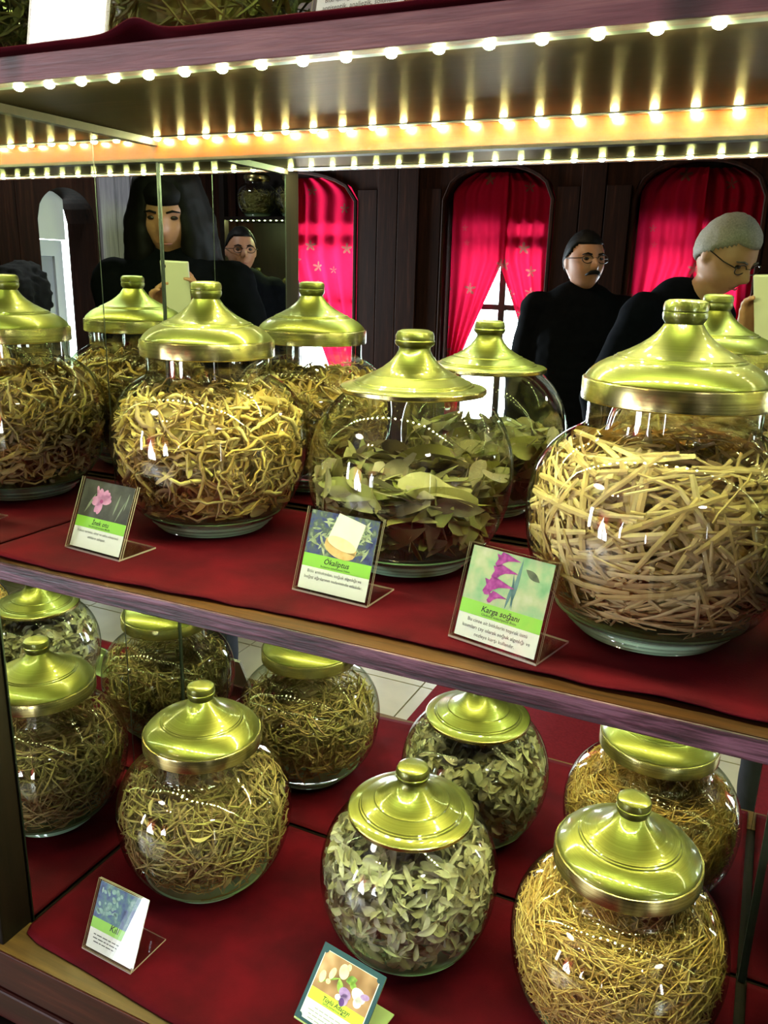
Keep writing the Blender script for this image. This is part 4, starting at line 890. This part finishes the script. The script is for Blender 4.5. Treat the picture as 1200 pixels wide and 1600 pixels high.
def hair_cap(name, mtx, mat, parent, grow=0.012, front=0.058, side=0.0, back=-0.06, seed=0):
    nu, nv = 56, 44; keep = {}; vs = []; fs = []
    def line(y): return front if y > 0.055 else (side + (front-side)*max(0,(y-0.0))/0.055 if y > 0 else back + (side-back)*max(0, 1+y/0.06))
    for j in range(1, nv):
        for i in range(nu):
            t = math.pi*j/nv - math.pi/2; u = 2*math.pi*i/nu; b = head_pt(t, u); edge = b.z - line(b.y)
            gr = grow*min(1, max(0.15, edge/0.02+0.2)) + 0.0022*noise.noise((b.x*90, b.y*90, b.z*60+seed)); vs.append((mtx @ head_pt(t, u, gr), edge))
    for j in range(nv-2):
        for i in range(nu):
            i2 = (i+1) % nu; q = (j*nu+i, j*nu+i2, (j+1)*nu+i2, (j+1)*nu+i)
            if all(vs[k_][1] > -0.004 for k_ in q): fs.append(q)
    fs.append(tuple(range((nv-2)*nu, (nv-1)*nu)))
    me = new_mesh(name, [v for v, _ in vs], fs, True); bm = bmesh.new(); bm.from_mesh(me); bmesh.ops.delete(bm, geom=[v for v in bm.verts if not v.link_faces], context='VERTS'); bm.to_mesh(me); bm.free()
    o = put(name, me, mat, parent); s = o.modifiers.new('t','SOLIDIFY'); s.thickness = 0.006; s.offset = -1; return o
def glasses(mtx, mat, parent):
    mb = MB()
    for sx in (-1,1):
        ring = [mtx @ Vector((sx*0.033 + 0.024*math.cos(a), 0.098, 0.006 + 0.016*math.sin(a))) for a in np.linspace(0, 2*math.pi, 17)]; mb.tube(ring, 0.0017, 5)
        mb.tube([mtx @ Vector((sx*0.057,0.096,0.010)), mtx @ Vector((sx*0.076,0.06,0.010)), mtx @ Vector((sx*0.082,-0.005,0.012)), mtx @ Vector((sx*0.081,-0.02,0.0))], 0.0018, 5)
    mb.tube([mtx @ Vector((-0.010,0.099,0.010)), mtx @ Vector((0,0.104,0.012)), mtx @ Vector((0.010,0.099,0.010))], 0.0015, 5)
    return mb.build('glasses', mat, parent, smooth=True)
def face_bits(mtx, P, parent, moustache=None, brow='dark'):
    for sx in (-1,1):
        e = MB(); ellipsoid(e, (sx*0.031,0.0835,0.008), 0.0125, 0.006, 0.0062, None, 12, 8); MBx = MB(); MBx.add([mtx @ Vector(v) for v in e.v], e.f); MBx.build('eye', P['eye'], parent, smooth=True)
        b = MB(); b.tube([mtx @ Vector((sx*0.014,0.0955,0.024)), mtx @ Vector((sx*0.032,0.0945,0.029)), mtx @ Vector((sx*0.050,0.082,0.023))], [0.003,0.0036,0.002], 6); b.build('eyebrow', P[brow], parent, smooth=True)
    if moustache:
        b = MB(); b.tube([mtx @ Vector((-0.032,0.084,-0.056)), mtx @ Vector((-0.016,0.101,-0.046)), mtx @ Vector((0,0.105,-0.0435)), mtx @ Vector((0.016,0.101,-0.046)), mtx @ Vector((0.032,0.084,-0.056))], [0.003,0.0075,0.0085,0.0075,0.003], 8); b.build('moustache', P[moustache], parent, smooth=True)
    else:
        b = MB(); b.tube([mtx @ Vector((-0.020,0.0905,-0.062)), mtx @ Vector((0,0.099,-0.061)), mtx @ Vector((0.020,0.0905,-0.062))], [0.001,0.003,0.001], 6); b.build('lips', P['lip'], parent, smooth=True)
def hand(mb, wrist, fdir, palm_n, side, curl=0.5, s=1.0, spread=0.12):
    # wrist position, direction of the fingers, palm normal; side +1: thumb towards fdir x palm_n
    f = Vector(fdir).normalized(); n = Vector(palm_n); n = (n - f*n.dot(f)).normalized(); l = f.cross(n)*side
    w_ = Vector(wrist); k_ = w_ + f*0.085*s
    for a in (-0.030,-0.010,0.010,0.030): capsule(mb, w_ + f*0.018*s + l*a*0.7*s, k_ + l*a*s, 0.0125*s, 0.0105*s, 10)
    for i, (a, L) in enumerate(((0.032,0.070),(0.011,0.080),(-0.011,0.074),(-0.032,0.058))):
        d = (f + l*spread*(1.5-i)*0.5).normalized(); p = k_ + l*a*s; c = curl*(0.9+0.12*i)
        for seg, r0, r1 in ((0.45,0.0092,0.0086),(0.30,0.0086,0.0080),(0.25,0.0080,0.0068)):
            q = p + d*L*seg*s; capsule(mb, p, q, r0*s, r1*s, 10); p = q; d = (d*math.cos(c) + n*math.sin(c)).normalized()
    tb = w_ + f*0.028*s + l*0.030*s; td = (f*0.62 + l*0.62 + n*0.35).normalized(); t1 = tb + td*0.038*s; capsule(mb, tb, t1, 0.0125*s, 0.0105*s, 10)
    td2 = (td*0.8 + f*0.35 + n*0.25).normalized(); capsule(mb, t1, t1 + td2*0.034*s, 0.0102*s, 0.0080*s, 10)
P_ = {'eye': plain('eye_dark', (38,26,22), 0.2, 0, 0.02), 'dark': plain('dark_hair', (14,11,10), 0.6, 0, 0.3, 200, 0.0, 0.15), 'grey': plain('grey_hair', (150,146,136), 0.7, 0, 0.25, 220, 0.4), 'greymou': plain('grey_moustache', (84,76,70), 0.7, 0, 0.3, 260),
      'lip': plain('lip', (150,86,76), 0.5, 0, 0.05), 'skin1': plain('skin_tan', (176,122,92), 0.5, 0, 0.06, 40), 'skin2': plain('skin_light', (196,146,112), 0.5, 0, 0.06, 40),
      'coat': plain('black_coat', (9,10,13), 0.9, 0, 0.2, 40, 0.2, 0.05), 'navy': plain('navy_coat', (9,12,20), 0.9, 0, 0.2, 40, 0.2, 0.05), 'trousers': plain('dark_trousers', (24,28,40), 0.8, 0, 0.15, 60), 'shoe': plain('black_shoe', (16,14,14), 0.4, 0, 0.1), 'metal': plain('glasses_frame', (40,32,28), 0.3, 0.3, 0.05), 'shirt': plain('rust_collar', (150,86,66), 0.8, 0, 0.1), 'fur': plain('black_fur', (20,18,19), 0.95, 0, 0.3, 300, 0.6)}
def person(label, loc, heading, H, skin, coat, head_rot=(0,0,0), lean=0.0, head_fwd=0.0, hair='dark', hairkw=None, mous=None, spec=False, arms=None, brow='dark', longhair=False, hood=False):
    s = H/1.70; t = thing('person', label, 'person', (loc[0], loc[1], FLOOR + (0.007 if -0.45 < loc[0] < 0.9 else 0.0)), heading)
    V = lambda x, y, z: Vector((x*s, y*s, z*s))
    def tor(z, x=0.0, y=0.0):  # torso leans forward above the hips
        return V(x, y + lean*max(0, z-0.95), z - 0.5*lean*lean*max(0, z-0.95))
    neck = tor(1.43); hc = tor(1.575, 0, 0.025+head_fwd)
    mtx = Matrix.Translation(hc) @ Euler(head_rot, 'XYZ').to_matrix().to_4x4() @ Matrix.Scale(s, 4)
    body = MB(); head_mesh(body, mtx)
    capsule(body, tor(1.36,0,-0.005), hc + Vector((0,-0.012*s,-0.055*s)), 0.060*s, 0.052*s)
    # trunk
    for z, rx, ry in ((0.95,0.150,0.105),(1.10,0.138,0.100),(1.24,0.152,0.108),(1.34,0.150,0.095)): ellipsoid(body, tor(z), rx*s, ry*s, 0.11*s)
    sh = [tor(1.375, 0.175*q, -0.01) for q in (-1,1)]
    if arms is None: arms = [None, None]
    A = []
    for q, sd in ((0,-1),(1,1)):
        a = arms[q] or (tor(1.10, sd*0.235, -0.03), tor(0.86, sd*0.235, 0.06), Vector((0,0.15,-1)), Vector((-sd,0,0)), 0.45)
        A.append(a); chain(body, [sh[q], a[0], a[1]], [0.056*s, 0.042*s, 0.028*s]); hand(body, a[1], a[2], a[3], 1 if sd > 0 else -1, a[4], s*0.98)
    for sd in (-1,1):
        hip = V(sd*0.09,0,0.92); kn = V(sd*0.10,0.015,0.50); an = V(sd*0.105,-0.02,0.09)
        chain(body, [hip, kn, an], [0.090*s,0.058*s,0.040*s]); capsule(body, V(sd*0.105,-0.03,0.05), V(sd*0.12,0.13,0.035), 0.04*s, 0.034*s)
    remesh('body', body, 0.0065, P_[skin], t, 3)
    # coat
    c = MB()
    for z, rx, ry in [(z, float(np.interp(z,[0.66,0.9,1.1,1.27,1.38],[0.205,0.200,0.196,0.200,0.165])), float(np.interp(z,[0.66,1.1,1.27,1.38],[0.15,0.146,0.142,0.108]))) for z in np.arange(0.66,1.39,0.045)]: ellipsoid(c, tor(z) if z > 0.9 else V(0,0,z), rx*s, ry*s, 0.12*s)
    for q in (0,1):
        chain(c, [tor(1.385,0.10*(-1,1)[q],-0.01), sh[q], A[q][0], A[q][1] - (A[q][1]-A[q][0]).normalized()*0.025], [0.07*s, 0.078*s, 0.066*s, 0.052*s])
    for a in np.linspace(0, 2*math.pi, 16, endpoint=False): capsule(c, tor(1.40, 0.085*math.cos(a), 0.075*math.sin(a)), tor(1.455, 0.070*math.cos(a), 0.062*math.sin(a)-0.01), 0.020*s, 0.014*s)
    remesh('coat', c, 0.011, P_[coat], t, 5, 0.006)
    tr = MB()
    for sd in (-1,1): chain(tr, [V(sd*0.09,0,0.90), V(sd*0.10,0.015,0.50), V(sd*0.105,-0.015,0.10)], [0.105*s,0.074*s,0.062*s])
    ellipsoid(tr, V(0,0,0.92), 0.165*s, 0.12*s, 0.10*s); remesh('trousers', tr, 0.012, P_['trousers'], t, 3, 0.003)
    for sd in (-1,1):
        b = MB(); capsule(b, V(sd*0.105,-0.035,0.052), V(sd*0.122,0.145,0.040), 0.050*s, 0.040*s); b.build('shoe', P_['shoe'], t, smooth=True)
    face_bits(mtx, P_, t, mous, brow)
    if spec: glasses(mtx, P_['metal'], t)
    if hair and not hood: hair_cap('hair', mtx, P_[hair], t, **(hairkw or {}))
    if longhair:
        h = MB()
        for a in np.linspace(math.radians(128), math.radians(412), 18):
            top = mtx @ Vector((0.055*math.cos(a)*1.25, -0.02+0.07*math.sin(a), 0.075)); m_ = mtx @ Vector((0.105*math.cos(a), -0.015+0.085*math.sin(a), -0.03)); lo = mtx @ Vector((0.125*math.cos(a), -0.01+0.085*math.sin(a), -0.20)); lo2 = mtx @ Vector((0.12*math.cos(a), 0.0+0.08*math.sin(a), -0.34))
            chain(h, [top, m_, lo, lo2], [0.035*s, 0.032*s, 0.034*s, 0.022*s])
        ellipsoid(h, mtx @ Vector((0,-0.02,0.075)), 0.085*s, 0.095*s, 0.075*s); remesh('long_hair', h, 0.008, P_['dark'], t, 3, 0.004, 14)
    if hood:
        h = MB()
        for a in np.linspace(0, 2*math.pi, 20, endpoint=False): capsule(h, mtx @ Vector((0.115*math.cos(a), 0.02, 0.01+0.135*math.sin(a))), mtx @ Vector((0.12*math.cos(a), 0.075, 0.01+0.14*math.sin(a))), 0.030*s, 0.036*s)
        ellipsoid(h, mtx @ Vector((0,-0.045,0.01)), 0.125*s, 0.10*s, 0.145*s); remesh('fur_hood', h, 0.010, P_['fur'], t, 2, 0.012, 30)
    return t
def heading(dx, dy): return math.atan2(-dx, dy)
# moustached man in front of the pier between the middle and the right window, looking to his left
m1 = person('moustached man with glasses in black coat standing with head turned, before the wall', (0.0, -2.525), heading(0.25, 1.0), 1.615, 'skin1', 'coat', head_rot=(0.03, 0.0, -0.42), hairkw=dict(front=0.066, side=0.0, back=-0.05, grow=0.008), mous='dark', spec=True)
m2 = person('grey haired man with glasses in black coat bending his head down', (0.347, -2.03), heading(0.9, 0.55), 1.66, 'skin2', 'navy', head_rot=(-0.55, 0.0, 0.05), lean=0.28, head_fwd=0.05, hair='grey', hairkw=dict(front=0.062, side=-0.005, back=-0.06, grow=0.010), spec=True, brow='greymou')
m3 = person('man with glasses in dark coat standing near the second cabinet', (1.83, -2.82), heading(-0.75, 0.75), 1.65, 'skin1', 'coat', hairkw=dict(front=0.07, side=0.01, back=-0.05, grow=0.008), spec=True)
m4 = person('person in black coat with raised fur trimmed hood near the doorway', (2.25, -1.74), heading(0.2, -1.0), 1.41, 'skin2', 'coat', hood=True)
# photographer and phone
PX, PY = 0.955, -1.20; ph_ = math.radians(24.7)
def to_local(p):
    d = Vector((p[0]-PX, p[1]-PY, 0)); return Vector((math.cos(ph_)*d.x + math.sin(ph_)*d.y, -math.sin(ph_)*d.x + math.cos(ph_)*d.y, p[2]-FLOOR))
def dir_local(v): return Vector((math.cos(ph_)*v.x + math.sin(ph_)*v.y, -math.sin(ph_)*v.x + math.cos(ph_)*v.y, v.z))
wl = CAM - RGT*0.105 - UPV*0.145 - FWD*0.045; wr = CAM + RGT*0.055 - UPV*0.175 - FWD*0.045
el = CAM - RGT*0.20 - UPV*0.33 - FWD*0.26; er = CAM + RGT*0.22 - UPV*0.36 - FWD*0.26
sP = 1.72
m5 = person('photographer with long dark hair and black coat holding up a phone', (PX, PY), ph_, sP, 'skin1', 'coat', head_rot=(-0.30,0,0.05), hairkw=dict(front=0.045, side=-0.02, back=-0.08, grow=0.014), longhair=True,
            arms=[(to_local(el), to_local(wl), dir_local(UPV*0.85 + RGT*0.30 + FWD*0.1), dir_local(RGT*0.7 + FWD*0.3), 0.42), (to_local(er), to_local(wr), dir_local(UPV*0.8 - RGT*0.25 + FWD*0.1), dir_local(-RGT*0.7 + FWD*0.3), 0.5)])
pht = thing('phone', 'cream coloured phone held up towards the mirror by the photographer', 'phone', tuple(CAM - FWD*0.0085 - UPV*0.135 - RGT*0.0285))
mm = Matrix.Identity(4)
for i in range(3): mm[i][0] = RGT[i]; mm[i][1] = FWD[i]; mm[i][2] = UPV[i]
pht.rotation_euler = mm.to_euler()
MB().box(-0.037, 0.037, -0.004, 0.004, 0.0, 0.149).build('phone_body', plain('cream_phone', (206,196,176), 0.35, 0.1, 0.02), pht, bevel=0.003)
MB().lathe([(0.0065,0.0),(0.0065,0.0012),(0.0045,0.0014)], 20).build('lens_ring', P_['shoe'], pht, (0.0285,0.004,0.135), (-math.pi/2,0,0), smooth=True)

# ------------------------------------------------------------------ the second cabinet across the room
cb = thing('display_cabinet', 'second dark wooden display cabinet with lit jars across the room', 'cabinet', (1.86, -3.2, FLOOR))
def c2(name, x0,x1,y0,y1,z0,z1,mat): return MB().box(x0,x1,y0,y1,z0-FLOOR,z1-FLOOR).build(name, mat, cb)
for x in (-0.27, 0.25): c2('post', x, x+0.03, 0.08, 0.12, FLOOR, CEIL-0.02, M['post'])
for z in (0.02, 0.51, 1.055, 1.55): c2('shelf_board', -0.24, 0.25, -0.16, 0.115, z-0.018, z, M['post'])
c2('back_panel', -0.24, 0.25, -0.185, -0.162, FLOOR, CEIL-0.02, M['post'])
for z, q in ((1.0368,'top'),(0.4918,'lower')):
    ls = thing('led_strip', 'row of white diodes under the %s shelf of the second cabinet' % q, 'light strip', (1.86, -3.2+0.10, z)); MB().box(-0.24,0.25,-0.004,0.004,-0.001,0).build('tape', M['led_tape'], ls)
    for i in range(13): put('led', LM, M['led'], ls, (-0.22+i*0.0365, 0, -0.001))
LBL = [('glass jar of herbs at the left on the upper shelf of the second cabinet','herb in the upper left jar of the second cabinet'), ('glass jar of herbs at the right on the upper shelf of the second cabinet','herb in the upper right jar of the second cabinet'), ('glass jar of herbs at the left on the lower shelf of the second cabinet','herb in the lower left jar of the second cabinet'), ('glass jar of herbs at the right on the lower shelf of the second cabinet','herb in the lower right jar of the second cabinet')]
for i, (x, z) in enumerate(((-0.12,1.055),(0.125,1.055),(-0.12,0.51),(0.125,0.51))):
    jar(LBL[i][0], 'A', 1.86+x, -3.2-0.02, z, rot=i)
    fill('dried_herb', LBL[i][1], 'herbs', 'stalk', None, v_ol, H['olive'], 160, 40, 0.145, rin=0.75, xyz=('A', 1.86+x, -3.22, z-CLOTH_T), seed=90+i)
